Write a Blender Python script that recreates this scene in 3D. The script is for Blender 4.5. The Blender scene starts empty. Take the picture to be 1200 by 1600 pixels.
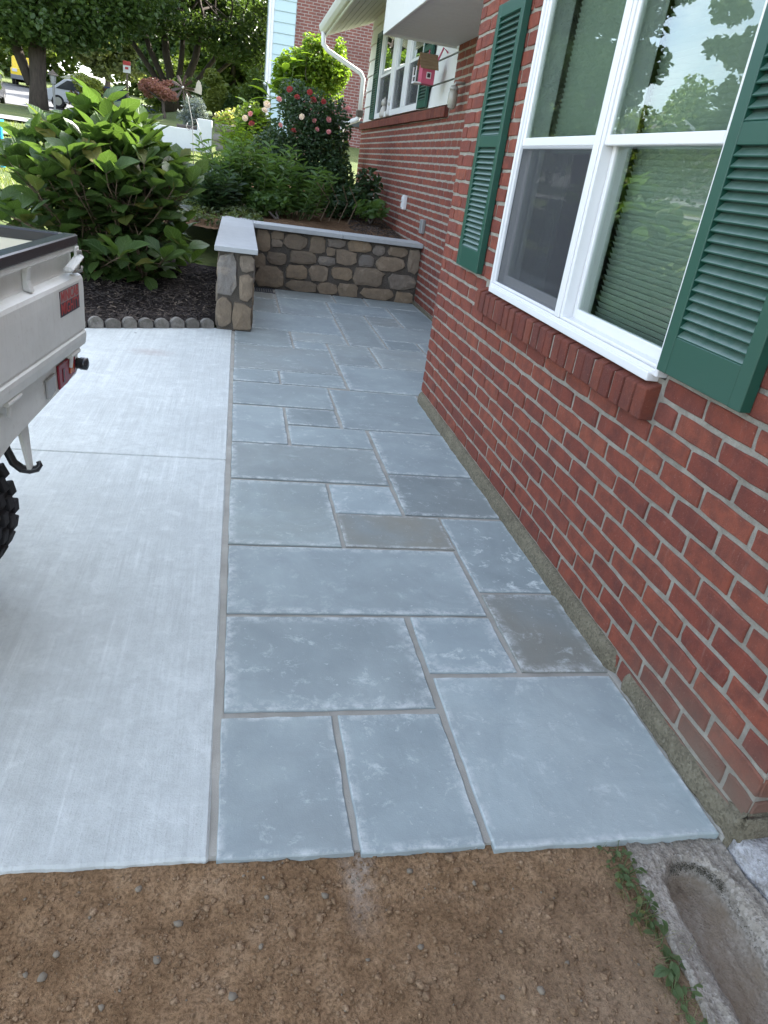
import bpy, bmesh, math, random
import numpy as np
from mathutils import Matrix, Vector, noise as mnoise
R = math.radians
random.seed(7)
rng = np.random.default_rng(11)
S = bpy.context.scene
C = S.collection

# ------------------------------------------------------------------ camera
cd = bpy.data.cameras.new('camera')
cam = bpy.data.objects.new('camera', cd)
C.objects.link(cam)
right = Vector((0.97512, -0.17780, 0.13236))
up = Vector((-0.03956, 0.44796, 0.89318))
fwd = Vector((0.21810, 0.87620, -0.42978))
mw = Matrix((right, up, -fwd)).transposed().to_4x4()
mw.translation = (0, 0, 1.4)
cam.matrix_world = mw
cd.sensor_fit = 'VERTICAL'
cd.sensor_height = 24.0
cd.lens = 24.0 * 1109 / 1600
cd.clip_start = 0.02
cd.clip_end = 600
S.camera = cam

# ------------------------------------------------------------------ sky, sun, exposure
SUN_AZ, SUN_EL = 58.0, 42.0
world = bpy.data.worlds.new('World')
S.world = world
world.use_nodes = True
wn = world.node_tree
bg = wn.nodes['Background']
sky = wn.nodes.new('ShaderNodeTexSky')
sky.sky_type = 'NISHITA'
sky.sun_disc = False
sky.sun_elevation = R(SUN_EL)
sky.sun_rotation = R(SUN_AZ)
sky.air_density = 0.9
sky.dust_density = 2.0
sky.ozone_density = 1.0
# thin broken cloud over the whole sky
tc = wn.nodes.new('ShaderNodeTexCoord')
mp = wn.nodes.new('ShaderNodeMapping')
mp.inputs['Scale'].default_value = (1.0, 1.6, 2.6)
mp.inputs['Location'].default_value = (2.3, 0.6, 0.9)
wn.links.new(tc.outputs['Generated'], mp.inputs['Vector'])
cn = wn.nodes.new('ShaderNodeTexNoise')
cn.inputs['Scale'].default_value = 2.6
cn.inputs['Detail'].default_value = 9.0
cn.inputs['Roughness'].default_value = 0.58
cn.inputs['Distortion'].default_value = 0.5
wn.links.new(mp.outputs['Vector'], cn.inputs['Vector'])
cr = wn.nodes.new('ShaderNodeValToRGB')
cr.color_ramp.elements[0].position = 0.36
cr.color_ramp.elements[0].color = (.10, .10, .10, 1)
cr.color_ramp.elements[1].position = 0.62
cr.color_ramp.elements[1].color = (.80, .80, .80, 1)
wn.links.new(cn.outputs['Fac'], cr.inputs['Fac'])
hs = wn.nodes.new('ShaderNodeHueSaturation')
hs.inputs['Saturation'].default_value = 0.2
hs.inputs['Value'].default_value = 1.25
wn.links.new(sky.outputs['Color'], hs.inputs['Color'])
cm = wn.nodes.new('ShaderNodeMixRGB')
wn.links.new(cr.outputs['Color'], cm.inputs['Fac'])
wn.links.new(sky.outputs['Color'], cm.inputs['Color1'])
wn.links.new(hs.outputs['Color'], cm.inputs['Color2'])
wn.links.new(cm.outputs['Color'], bg.inputs['Color'])
bg.inputs['Strength'].default_value = 0.15
sd = bpy.data.lights.new('sun', 'SUN')
sd.energy = 3.4
sd.angle = R(0.53)
sd.color = (1.0, 0.95, 0.87)
sun = bpy.data.objects.new('sun', sd)
C.objects.link(sun)
sv = Vector((math.sin(R(SUN_AZ)) * math.cos(R(SUN_EL)), math.cos(R(SUN_AZ)) * math.cos(R(SUN_EL)), math.sin(R(SUN_EL))))
sun.rotation_euler = sv.to_track_quat('Z', 'Y').to_euler()
sun.location = sv * 40
S.view_settings.view_transform = 'Standard'
S.view_settings.look = 'None'
S.view_settings.exposure = 2.42
S.view_settings.gamma = 1.0
S.cycles.max_bounces = 8
S.cycles.transparent_max_bounces = 12

# ------------------------------------------------------------------ node helpers
def nd(nt, t, props=None, **inp):
    n = nt.nodes.new(t)
    for k, v in (props or {}).items():
        setattr(n, k, v)
    for k, v in inp.items():
        k = k.replace('_', ' ')
        s = n.inputs[k]
        if isinstance(v, bpy.types.NodeSocket):
            nt.links.new(v, s)
        else:
            if s.type == 'RGBA' and len(v) == 3:
                v = (*v, 1)
            s.default_value = v
    return n
def ramp(nt, fac, stops, interp='LINEAR'):
    n = nt.nodes.new('ShaderNodeValToRGB')
    n.color_ramp.interpolation = interp
    el = n.color_ramp.elements
    while len(el) < len(stops):
        el.new(0.5)
    for e, (p, c) in zip(el, stops):
        e.position = p
        e.color = (*c, 1) if not isinstance(c, (int, float)) else (c, c, c, 1)
    nt.links.new(fac, n.inputs['Fac'])
    return n.outputs['Color']
def mix(nt, f, a, b, mode='MIX'):
    n = nd(nt, 'ShaderNodeMixRGB', {'blend_type': mode}, Fac=f, Color1=a, Color2=b)
    return n.outputs['Color']
def mth(nt, op, a, b=0.0, clamp=False):
    n = nt.nodes.new('ShaderNodeMath')
    n.operation = op
    n.use_clamp = clamp
    for i, v in enumerate((a, b)):
        if isinstance(v, bpy.types.NodeSocket):
            nt.links.new(v, n.inputs[i])
        else:
            n.inputs[i].default_value = v
    return n.outputs['Value']
def pos(nt, scale=None):
    p = nt.nodes.new('ShaderNodeNewGeometry').outputs['Position']
    if scale:
        m = nd(nt, 'ShaderNodeMapping', Vector=p)
        m.inputs['Scale'].default_value = scale
        return m.outputs['Vector']
    return p
def noi(nt, sc, vec=None, det=5.0, rough=0.55, dist=0.0):
    return nd(nt, 'ShaderNodeTexNoise', Vector=vec if vec is not None else pos(nt), Scale=sc, Detail=det, Roughness=rough, Distortion=dist).outputs['Fac']
def rnd(nt):
    a = nt.nodes.new('ShaderNodeObjectInfo').outputs['Random']
    b = nt.nodes.new('ShaderNodeNewGeometry').outputs['Random Per Island']
    return mth(nt, 'FRACT', mth(nt, 'ADD', a, b))
def newmat(name):
    m = bpy.data.materials.new(name)
    m.use_nodes = True
    nt = m.node_tree
    return m, nt, nt.nodes['Principled BSDF']
def fin(nt, b, col=None, rough=None, bump=None, dist=0.01, strength=0.6):
    if col is not None:
        if isinstance(col, bpy.types.NodeSocket):
            nt.links.new(col, b.inputs['Base Color'])
        else:
            b.inputs['Base Color'].default_value = (*col, 1)
    if rough is not None:
        if isinstance(rough, bpy.types.NodeSocket):
            nt.links.new(rough, b.inputs['Roughness'])
        else:
            b.inputs['Roughness'].default_value = rough
    if bump is not None:
        bn = nd(nt, 'ShaderNodeBump', Height=bump, Distance=dist, Strength=strength)
        nt.links.new(bn.outputs['Normal'], b.inputs['Normal'])
MATS = {}
def plain(name, col, rough=0.6, metal=0.0, var=0.12, bump=0.0, sc=30, spec=0.5):
    if name in MATS:
        return MATS[name]
    m, nt, b = newmat(name)
    n = noi(nt, sc)
    n2 = noi(nt, 4)
    v = mth(nt, 'ADD', mth(nt, 'MULTIPLY', n, var), mth(nt, 'MULTIPLY', n2, var))
    c = mix(nt, v, col, tuple(x * 0.45 for x in col))
    fin(nt, b, c, rough, n if bump else None, bump or 0.01, 0.5)
    b.inputs['Metallic'].default_value = metal
    b.inputs['Specular IOR Level'].default_value = spec
    MATS[name] = m
    return m

# ------------------------------------------------------------------ materials
def mat_brick(name='brick', dk=1.0):
    m, nt, b = newmat(name)
    r = rnd(nt)
    c = ramp(nt, r, [(p_, tuple(q * dk for q in k_)) for p_, k_ in [(0, (.175, .047, .031)), (.3, (.20, .052, .033)), (.6, (.225, .060, .036)), (.85, (.25, .072, .042)), (1, (.19, .055, .038))]])
    n1 = noi(nt, 14, det=8, rough=.7)
    c = mix(nt, ramp(nt, n1, [(.40, 0), (.66, .7)]), c, (.085, .032, .027))
    nS = nd(nt, 'ShaderNodeTexNoise', Vector=pos(nt, (60, 60, 9)), Scale=1.0, Detail=6.0, Roughness=.7).outputs['Fac']
    c = mix(nt, ramp(nt, nS, [(.60, 0), (.74, .45)]), c, (.28, .16, .125))
    n2 = noi(nt, 160, det=3)
    c = mix(nt, ramp(nt, n2, [(.62, 0), (.75, .45)]), c, (.36, .20, .16))
    n3 = noi(nt, 3.0, det=9, rough=.75, dist=1.5)
    c = mix(nt, ramp(nt, n3, [(.62, 0), (.78, .42)]), c, (.27, .155, .12))
    # green grey grime on the lowest courses by the near corner
    sp = nd(nt, 'ShaderNodeSeparateXYZ', Vector=pos(nt))
    hz = mth(nt, 'SUBTRACT', .30, sp.outputs['Z'])
    hy = mth(nt, 'SUBTRACT', 1.75, sp.outputs['Y'])
    k = mth(nt, 'MULTIPLY', mth(nt, 'MULTIPLY', hz, 3.2, True), mth(nt, 'MULTIPLY', hy, 2.0, True), True)
    k = mth(nt, 'MULTIPLY', k, mth(nt, 'MULTIPLY', noi(nt, 9, det=6), 2.0, True), True)
    c = mix(nt, k, c, (.17, .14, .105))
    h = mth(nt, 'ADD', mth(nt, 'MULTIPLY', noi(nt, 70, det=8, rough=.7), 1.0), mth(nt, 'MULTIPLY', noi(nt, 350, det=2), .5))
    fin(nt, b, c, .88, h, .005, 1.0)
    b.inputs['Specular IOR Level'].default_value = .3
    return m
def mat_mortar():
    m, nt, b = newmat('mortar')
    n = noi(nt, 18, det=8, rough=.7)
    c = ramp(nt, n, [(.25, (.19, .176, .142)), (.55, (.315, .298, .25)), (.8, (.43, .408, .35))])
    h = mth(nt, 'ADD', noi(nt, 220, det=4), mth(nt, 'MULTIPLY', noi(nt, 45, det=6, rough=.7), 1.2))
    fin(nt, b, c, .95, h, .007, 1.0)
    return m
def mat_bluestone():
    m, nt, b = newmat('bluestone')
    oi = nt.nodes.new('ShaderNodeObjectInfo').outputs['Random']
    ocs = nd(nt, 'ShaderNodeSeparateXYZ', Vector=nt.nodes.new('ShaderNodeObjectInfo').outputs['Color'])
    base = ramp(nt, oi, [(0, (.235, .262, .272)), (.2, (.295, .325, .335)), (.42, (.25, .275, .28)), (.62, (.32, .345, .35)), (.8, (.265, .295, .31)), (1, (.30, .315, .30))])
    # each stone samples its own part of the noise
    p = nd(nt, 'ShaderNodeVectorMath', {'operation': 'ADD'}).outputs[0]
    va = p.node
    nt.links.new(pos(nt), va.inputs[0])
    nt.links.new(mth(nt, 'MULTIPLY', oi, 37.0), va.inputs[1])
    n1 = nd(nt, 'ShaderNodeTexNoise', Vector=p, Scale=3.2, Detail=8.0, Roughness=.65, Distortion=.8).outputs['Fac']
    c = mix(nt, ramp(nt, n1, [(.40, 0), (.68, .6)]), base, (.40, .43, .435))
    n0 = nd(nt, 'ShaderNodeTexNoise', Vector=p, Scale=1.9, Detail=4.0, Roughness=.6).outputs['Fac']
    c = mix(nt, ramp(nt, n0, [(.46, 0), (.70, .5)]), c, (.20, .222, .235))
    n4 = nd(nt, 'ShaderNodeTexNoise', Vector=p, Scale=2.2, Detail=5.0, Roughness=.6, Distortion=.4).outputs['Fac']
    brown = mth(nt, 'MULTIPLY', ramp(nt, n4, [(.32, .25), (.62, 1)]), ocs.outputs['Y'])
    c = mix(nt, brown, c, (.30, .25, .19))
    c = mix(nt, 1.0, c, nd(nt, 'ShaderNodeCombineXYZ', X=mth(nt, 'MULTIPLY', ocs.outputs['X'], .97), Y=mth(nt, 'MULTIPLY', ocs.outputs['X'], 1.055), Z=mth(nt, 'MULTIPLY', ocs.outputs['X'], 1.03)).outputs[0], 'MULTIPLY')
    ed = nd(nt, 'ShaderNodeVertexColor', {'layer_name': 'edge'}).outputs['Color']
    n2 = nd(nt, 'ShaderNodeTexNoise', Vector=p, Scale=22.0, Detail=9.0, Roughness=.75).outputs['Fac']
    e1 = mth(nt, 'MULTIPLY', ed, ramp(nt, n2, [(.45, .03), (.60, .65)]))
    c = mix(nt, e1, c, (.60, .635, .62))
    n3 = nd(nt, 'ShaderNodeTexNoise', Vector=p, Scale=13.0, Detail=10.0, Roughness=.78, Distortion=.35).outputs['Fac']
    c = mix(nt, mth(nt, 'MULTIPLY', ramp(nt, n3, [(.555, 0), (.69, .8)]), ocs.outputs['Z'], True), c, (.56, .62, .60))
    n5 = nd(nt, 'ShaderNodeTexNoise', Vector=p, Scale=60.0, Detail=3.0, Roughness=.6).outputs['Fac']
    c = mix(nt, ramp(nt, n5, [(.68, 0), (.74, .5)]), c, (.56, .61, .60))
    cl_ = ramp(nt, nd(nt, 'ShaderNodeTexNoise', Vector=p, Scale=2.6, Detail=6.0, Roughness=.6, Distortion=.6).outputs['Fac'], [(.40, 0), (.42, .25), (.52, .28), (.535, .55), (.62, .58), (.632, .9)])
    h = mth(nt, 'ADD', nd(nt, 'ShaderNodeTexNoise', Vector=p, Scale=14.0, Detail=9.0, Roughness=.62).outputs['Fac'], mth(nt, 'MULTIPLY', noi(nt, 260, det=3), .22))
    h = mth(nt, 'ADD', h, mth(nt, 'MULTIPLY', cl_, .28))
    fin(nt, b, c, ramp(nt, n1, [(.3, .62), (.7, .8)]), h, .006, .55)
    b.inputs['Specular IOR Level'].default_value = .35
    return m
def mat_joint():
    m, nt, b = newmat('joint_mortar')
    n = noi(nt, 7, det=8)
    c = ramp(nt, n, [(.3, (.27, .262, .225)), (.6, (.36, .35, .305)), (.8, (.46, .45, .40))])
    fin(nt, b, c, .95, noi(nt, 300, det=4), .003, .8)
    return m
def mat_concrete():
    m, nt, b = newmat('concrete')
    n = noi(nt, 1.1, det=6)
    c = ramp(nt, n, [(.3, (.48, .515, .495)), (.55, (.56, .60, .575)), (.75, (.62, .66, .63))])
    n2 = noi(nt, 34, det=10, rough=.78)
    c = mix(nt, ramp(nt, n2, [(.36, .55), (.52, 0)]), c, (.42, .45, .43))
    # broom strokes run along the drive
    w = nd(nt, 'ShaderNodeTexNoise', Vector=pos(nt, (44, 1.1, 1)), Scale=1.0, Detail=10.0, Roughness=.74, Distortion=.5).outputs['Fac']
    w2 = nd(nt, 'ShaderNodeTexNoise', Vector=pos(nt, (150, 5, 1)), Scale=1.0, Detail=3.0, Roughness=.6).outputs['Fac']
    c = mix(nt, mth(nt, 'MULTIPLY', ramp(nt, w, [(.36, .75), (.50, 0)]), ramp(nt, noi(nt, 1.7, det=4), [(.38, .15), (.6, 1)])), c, (.43, .46, .44))
    c = mix(nt, mth(nt, 'MULTIPLY', ramp(nt, w, [(.52, 0), (.68, .5)]), ramp(nt, noi(nt, 2.1, det=4), [(.40, .1), (.6, 1)])), c, (.76, .80, .77))
    v = nd(nt, 'ShaderNodeTexVoronoi', Vector=pos(nt, (1, .75, 1)), Scale=2.1).outputs['Distance']
    spot = ramp(nt, v, [(.012, .8), (.03, 0)])
    c = mix(nt, spot, c, (.10, .10, .10))
    nm = noi(nt, 11, det=9, rough=.7, dist=.4)
    c = mix(nt, ramp(nt, nm, [(.36, .5), (.50, 0)]), c, (.44, .47, .45))
    c = mix(nt, ramp(nt, nm, [(.54, 0), (.68, .4)]), c, (.72, .76, .73))
    # reddish stain near the bed
    d = nd(nt, 'ShaderNodeVectorMath', {'operation': 'DISTANCE'})
    nt.links.new(pos(nt, (.7, 1, 1)), d.inputs[0])
    d.inputs[1].default_value = (-.40, 5.33, 0)
    k = mth(nt, 'ADD', d.outputs['Value'], mth(nt, 'MULTIPLY', noi(nt, 25, det=8), .22))
    c = mix(nt, ramp(nt, k, [(.10, .45), (.24, 0)]), c, (.34, .25, .22))
    h = mth(nt, 'ADD', mth(nt, 'MULTIPLY', w2, .2), mth(nt, 'MULTIPLY', noi(nt, 110, det=6, rough=.75), .8))
    h = mth(nt, 'ADD', h, mth(nt, 'MULTIPLY', w, .5))
    fin(nt, b, c, .92, h, .006, .9)
    return m
def mat_soil(name, cols, dust=False, sc=1.0):
    m, nt, b = newmat(name)
    n = noi(nt, 9 * sc, det=9, rough=.7)
    c = ramp(nt, n, [(.33, cols[0]), (.5, cols[1]), (.70, cols[2])])
    c = mix(nt, ramp(nt, noi(nt, 2.6 * sc, det=5, rough=.6), [(.45, 0), (.68, .45)]), c, cols[0])
    n2 = noi(nt, 130 * sc, det=4, rough=.7)
    c = mix(nt, ramp(nt, n2, [(.38, .65), (.55, 0)]), c, tuple(x * .5 for x in cols[0]))
    c = mix(nt, ramp(nt, n2, [(.66, 0), (.76, .6)]), c, tuple(min(1, x * 2.0) for x in cols[2]))
    if dust:
        sp = nd(nt, 'ShaderNodeSeparateXYZ', Vector=pos(nt))
        dx = mth(nt, 'ABSOLUTE', mth(nt, 'SUBTRACT', sp.outputs['X'], .325))
        k = mth(nt, 'SUBTRACT', .05, dx)
        k = mth(nt, 'MULTIPLY', k, 26.0, True)
        ky = mth(nt, 'MULTIPLY', mth(nt, 'SUBTRACT', sp.outputs['Y'], .88), 5.5, True)
        k = mth(nt, 'MULTIPLY', mth(nt, 'MULTIPLY', k, ky), ramp(nt, noi(nt, 40, det=6), [(.35, .15), (.6, 1)]), True)
        c = mix(nt, mth(nt, 'MULTIPLY', k, .55), c, (.46, .42, .36))
        # greyer, drier soil towards the trough
        gr = mth(nt, 'ADD', sp.outputs['X'], mth(nt, 'MULTIPLY', sp.outputs['Y'], -1.4))
        g2 = mth(nt, 'MULTIPLY', mth(nt, 'ADD', gr, .75), 1.1, True)
        c = mix(nt, mth(nt, 'MULTIPLY', g2, .55), c, (.30, .24, .17))
    fin(nt, b, c, .98, mth(nt, 'ADD', n2, mth(nt, 'MULTIPLY', noi(nt, 420 * sc, det=2), .5)), .006 / sc, 1.0)
    b.inputs['Specular IOR Level'].default_value = .15
    return m
def mat_oldconcrete(name, tint=(1, 1, 1), eff=0.0):
    m, nt, b = newmat(name)
    n = noi(nt, 7, det=9, rough=.7)
    t = lambda c: tuple(a * q for a, q in zip(c, tint))
    c = ramp(nt, n, [(.25, t((.19, .17, .14))), (.5, t((.33, .305, .26))), (.78, t((.46, .43, .38)))])
    v = nd(nt, 'ShaderNodeTexVoronoi', Vector=pos(nt), Scale=150.0)
    c = mix(nt, ramp(nt, nd(nt, 'ShaderNodeSeparateXYZ', Vector=v.outputs['Color']).outputs['X'], [(.2, .55), (.5, 0)]), c, t((.15, .135, .11)))
    c = mix(nt, ramp(nt, nd(nt, 'ShaderNodeSeparateXYZ', Vector=v.outputs['Color']).outputs['Y'], [(.72, 0), (.92, .6)]), c, t((.46, .44, .40)))
    if name == 'old_concrete':            # silt lying in the gully
        zz = nd(nt, 'ShaderNodeSeparateXYZ', Vector=pos(nt)).outputs['Z']
        k = mth(nt, 'MULTIPLY', mth(nt, 'SUBTRACT', -.052, zz), 60.0, True)
        c = mix(nt, mth(nt, 'MULTIPLY', k, ramp(nt, noi(nt, 16, det=6), [(.3, .35), (.65, .9)])), c, (.20, .155, .105))
    if eff:
        e = noi(nt, 8, det=9, rough=.75, dist=1.0)
        c = mix(nt, ramp(nt, e, [(.42, 0), (.66, eff)]), c, (.68, .70, .73))
    fin(nt, b, c, .95, mth(nt, 'ADD', noi(nt, 60, det=8, rough=.7), mth(nt, 'MULTIPLY', v.outputs['Distance'], .6)), .006, .9)
    return m
def mat_fieldstone():
    m, nt, b = newmat('fieldstone')
    oi = rnd(nt)
    c = ramp(nt, oi, [(0, (.17, .135, .095)), (.25, (.235, .18, .12)), (.45, (.175, .16, .14)), (.65, (.27, .20, .125)), (.85, (.195, .155, .11)), (1, (.21, .20, .185))])
    n = noi(nt, 11, det=9, rough=.72)
    c = mix(nt, ramp(nt, n, [(.32, .6), (.58, 0)]), c, (.13, .105, .08))
    c = mix(nt, ramp(nt, noi(nt, 6, det=8, dist=1.0), [(.56, 0), (.75, .55)]), c, (.40, .33, .24))
    fin(nt, b, c, .9, noi(nt, 26, det=9, rough=.72), .02, .7)
    return m
def mat_leaf(name, c1, c2, trans=.35, rough=.45, vein=None, spec=.4):
    m, nt, b = newmat(name)
    r = rnd(nt)
    c = mix(nt, r, c1, c2)
    if vein:
        c = mix(nt, ramp(nt, mth(nt, 'FRACT', mth(nt, 'MULTIPLY', r, 13.7)), [(.93, 0), (.97, .75)]), c, (.26, .22, .05))
    n = noi(nt, 6)
    c = mix(nt, ramp(nt, n, [(.4, 0), (.7, .45)]), c, tuple(x * .55 for x in c1))
    h = None
    if vein:
        uv = nd(nt, 'ShaderNodeSeparateXYZ', Vector=nt.nodes.new('ShaderNodeUVMap').outputs['UV'])
        ax = mth(nt, 'ABSOLUTE', uv.outputs['X'])
        mid = ramp(nt, ax, [(.02, 1), (.07, 0)])
        st = mth(nt, 'SUBTRACT', mth(nt, 'MULTIPLY', uv.outputs['Y'], 7.0), mth(nt, 'MULTIPLY', ax, 2.2))
        fr = mth(nt, 'ABSOLUTE', mth(nt, 'SUBTRACT', mth(nt, 'FRACT', st), .5))
        sv_ = ramp(nt, fr, [(.03, .6), (.12, 0)])
        vv = mth(nt, 'MAXIMUM', mid, sv_)
        c = mix(nt, mth(nt, 'MULTIPLY', vv, .5), c, vein)
        h = mth(nt, 'MULTIPLY', vv, -1.0)
    fin(nt, b, c, rough, h, .004, .8)
    b.inputs['Specular IOR Level'].default_value = spec
    tr = nd(nt, 'ShaderNodeBsdfTranslucent', Color=mix(nt, .6, c, (c2[0] * 2.6, c2[1] * 2.6, c2[2] * 1.2)))
    ms = nd(nt, 'ShaderNodeMixShader', Fac=trans)
    nt.links.new(b.outputs[0], ms.inputs[1])
    nt.links.new(tr.outputs[0], ms.inputs[2])
    nt.links.new(ms.outputs[0], nt.nodes['Material Output'].inputs['Surface'])
    return m
def mat_bark(name, c1, c2, sc=(14, 14, 3)):
    m, nt, b = newmat(name)
    n = noi(nt, 1.0, pos(nt, sc), det=9, rough=.7, dist=.6)
    fin(nt, b, ramp(nt, n, [(.3, c1), (.7, c2)]), .95, n, .03, .9)
    return m
def mat_glass(name, tint=(.80, .85, .82), boost=1.35):
    m, nt, b = newmat(name)
    nt.nodes.remove(b)
    t = nd(nt, 'ShaderNodeBsdfTransparent', Color=tint)
    g = nd(nt, 'ShaderNodeBsdfGlossy', Color=(.95, .97, .97), Roughness=.004)
    bn = nd(nt, 'ShaderNodeBump', Height=noi(nt, 1.2, det=1), Distance=.003, Strength=.12)
    nt.links.new(bn.outputs['Normal'], g.inputs['Normal'])
    bf = nt.nodes.new('ShaderNodeNewGeometry').outputs['Backfacing']
    f = nd(nt, 'ShaderNodeFresnel', IOR=mth(nt, 'SUBTRACT', 1.5, mth(nt, 'MULTIPLY', bf, .8333)))
    k = mth(nt, 'MULTIPLY', f.outputs[0], boost, True)
    ms = nd(nt, 'ShaderNodeMixShader', Fac=k)
    nt.links.new(t.outputs[0], ms.inputs[1])
    nt.links.new(g.outputs[0], ms.inputs[2])
    nt.links.new(ms.outputs[0], nt.nodes['Material Output'].inputs['Surface'])
    return m
def mat_screen():
    m, nt, b = newmat('insect_screen')
    fin(nt, b, (.05, .053, .06), .7)
    t = nd(nt, 'ShaderNodeBsdfTransparent', Color=(1, 1, 1))
    ms = nd(nt, 'ShaderNodeMixShader', Fac=.40)
    nt.links.new(t.outputs[0], ms.inputs[1])
    nt.links.new(b.outputs[0], ms.inputs[2])
    nt.links.new(ms.outputs[0], nt.nodes['Material Output'].inputs['Surface'])
    return m
def mat_brickface(name, c1, c2, cm, L=.215, H=.075, rot=False, bump=.004):
    """brickwork too far off to build brick by brick"""
    m, nt, b = newmat(name)
    sp = nd(nt, 'ShaderNodeSeparateXYZ', Vector=pos(nt))
    cb = nd(nt, 'ShaderNodeCombineXYZ', X=sp.outputs['Y' if rot else 'X'], Y=sp.outputs['Z'], Z=0.0)
    t = nd(nt, 'ShaderNodeTexBrick', Vector=cb.outputs[0], Color1=c1, Color2=c2, Mortar=cm, Scale=1.0)
    t.inputs['Mortar Size'].default_value = .009
    t.inputs['Brick Width'].default_value = L
    t.inputs['Row Height'].default_value = H
    c = mix(nt, ramp(nt, noi(nt, 2, det=6), [(.35, .4), (.6, 0)]), t.outputs['Color'], (.10, .04, .035))
    fin(nt, b, c, .9, mth(nt, 'SUBTRACT', 1.0, t.outputs['Fac']), bump, .8)
    return m
def mat_grass():
    m, nt, b = newmat('grass')
    n = noi(nt, .7, det=7)
    n2 = noi(nt, 14, det=6)
    c = ramp(nt, n, [(.3, (.075, .115, .025)), (.55, (.12, .155, .035)), (.75, (.17, .18, .06))])
    c = mix(nt, ramp(nt, n2, [(.35, .5), (.6, 0)]), c, (.05, .075, .02))
    fin(nt, b, c, .95, noi(nt, 60, det=5), .05, .8)
    return m
def mat_mulch():
    return mat_soil('mulch', [(.018, .014, .013), (.034, .027, .024), (.06, .048, .042)], sc=.6)

sillbrickM = mat_brick('sill_brick', .72)
brickM, mortarM, stoneM, jointM, concM = mat_brick(), mat_mortar(), mat_bluestone(), mat_joint(), mat_concrete()
soilM = mat_soil('soil', [(.175, .105, .054), (.285, .18, .098), (.40, .275, .165)], dust=True)
bedsoilM = mat_soil('bed_soil', [(.10, .06, .034), (.155, .095, .053), (.21, .135, .08)], sc=.6)
clodM = mat_soil('clod', [(.20, .13, .072), (.30, .20, .118), (.42, .30, .195)])
oldM, effM = mat_oldconcrete('old_concrete', (.86, .84, .80)), mat_oldconcrete('efflorescence', (.75, .78, .85), .95)
lipM = mat_oldconcrete('wall_parging', (.44, .42, .33))
fieldM, mulchM = mat_fieldstone(), mat_mulch()
def mat_chip():
    m, nt, b = newmat('mulch_chip')
    c = ramp(nt, nt.nodes.new('ShaderNodeNewGeometry').outputs['Random Per Island'], [(0, (.02, .016, .014)), (.6, (.045, .035, .03)), (.9, (.085, .066, .052)), (1, (.19, .15, .115))])
    fin(nt, b, c, .95, noi(nt, 90), .003, .6)
    return m
chipM = mat_chip()
capM = plain('cap_bluestone', (.44, .465, .465), .75, var=.35, bump=.004, sc=16)
wallmortM = mat_soil('wall_mortar', [(.085, .075, .062), (.115, .102, .086), (.15, .135, .115)])
vinylM = plain('white_vinyl', (.70, .705, .70), .38, var=.06)
sidingM = plain('white_siding', (.68, .685, .66), .5, var=.10)
greenM = plain('green_shutter', (.010, .068, .046), .42, var=.10, sc=60)
glassM, screenM = mat_glass('window_glass'), mat_screen()
blindM = plain('blind', (.46, .52, .46), .6, var=.05)
darkM = plain('dark_interior', (.06, .055, .05), .9)
roomM = plain('room_plaster', (.20, .19, .17), .9)
grassM = mat_grass()
nbrickM = mat_brickface('neighbour_brick', (.17, .062, .052), (.21, .08, .062), (.32, .28, .25), .215, .075)
hbrickM = mat_brickface('plain_brickwork', (.22, .07, .052), (.28, .085, .06), (.40, .38, .34), .2186, .0742, rot=True)
gutterM = plain('white_gutter', (.74, .76, .75), .4, var=.15)

# ------------------------------------------------------------------ mesh helpers
ROOTLOC = {}
def link(o, parent=None):
    C.objects.link(o)
    if parent is not None:
        o.parent = parent
        if parent.name in ROOTLOC:
            o.matrix_parent_inverse = Matrix.Translation(-ROOTLOC[parent.name])
    return o
def thing(name, label, cat, loc=(0, 0, 0), group=None, rotz=None):
    o = bpy.data.objects.new(name, None)
    o.empty_display_size = .2
    C.objects.link(o)
    o.location = loc
    if rotz is None:
        ROOTLOC[o.name] = Vector(loc)      # children are given in world coordinates
    else:
        o.rotation_euler = (0, 0, rotz)    # children are given in local coordinates
    o['label'] = label
    o['category'] = cat
    if group:
        o['group'] = group
    return o
def tag(o, label=None, cat=None, group=None, kind=None):
    for k, v in (('label', label), ('category', cat), ('group', group), ('kind', kind)):
        if v:
            o[k] = v
    return o
def fast_mesh(name, V, F, mat=None, uv=None, smooth=False):
    V = np.asarray(V, np.float32)
    F = np.asarray(F, np.int32)
    me = bpy.data.meshes.new(name)
    me.vertices.add(len(V))
    me.vertices.foreach_set('co', V.ravel())
    me.loops.add(F.size)
    me.loops.foreach_set('vertex_index', F.ravel())
    me.polygons.add(len(F))
    k = F.shape[1]
    me.polygons.foreach_set('loop_start', np.arange(len(F), dtype=np.int32) * k)
    me.polygons.foreach_set('loop_total', np.full(len(F), k, np.int32))
    if smooth:
        me.polygons.foreach_set('use_smooth', np.ones(len(F), bool))
    if uv is not None:
        ul = me.uv_layers.new(name='UVMap')
        ul.data.foreach_set('uv', np.asarray(uv, np.float32)[F.ravel()].ravel())
    me.update(calc_edges=True)
    if mat:
        me.materials.append(mat)
    return me
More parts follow.
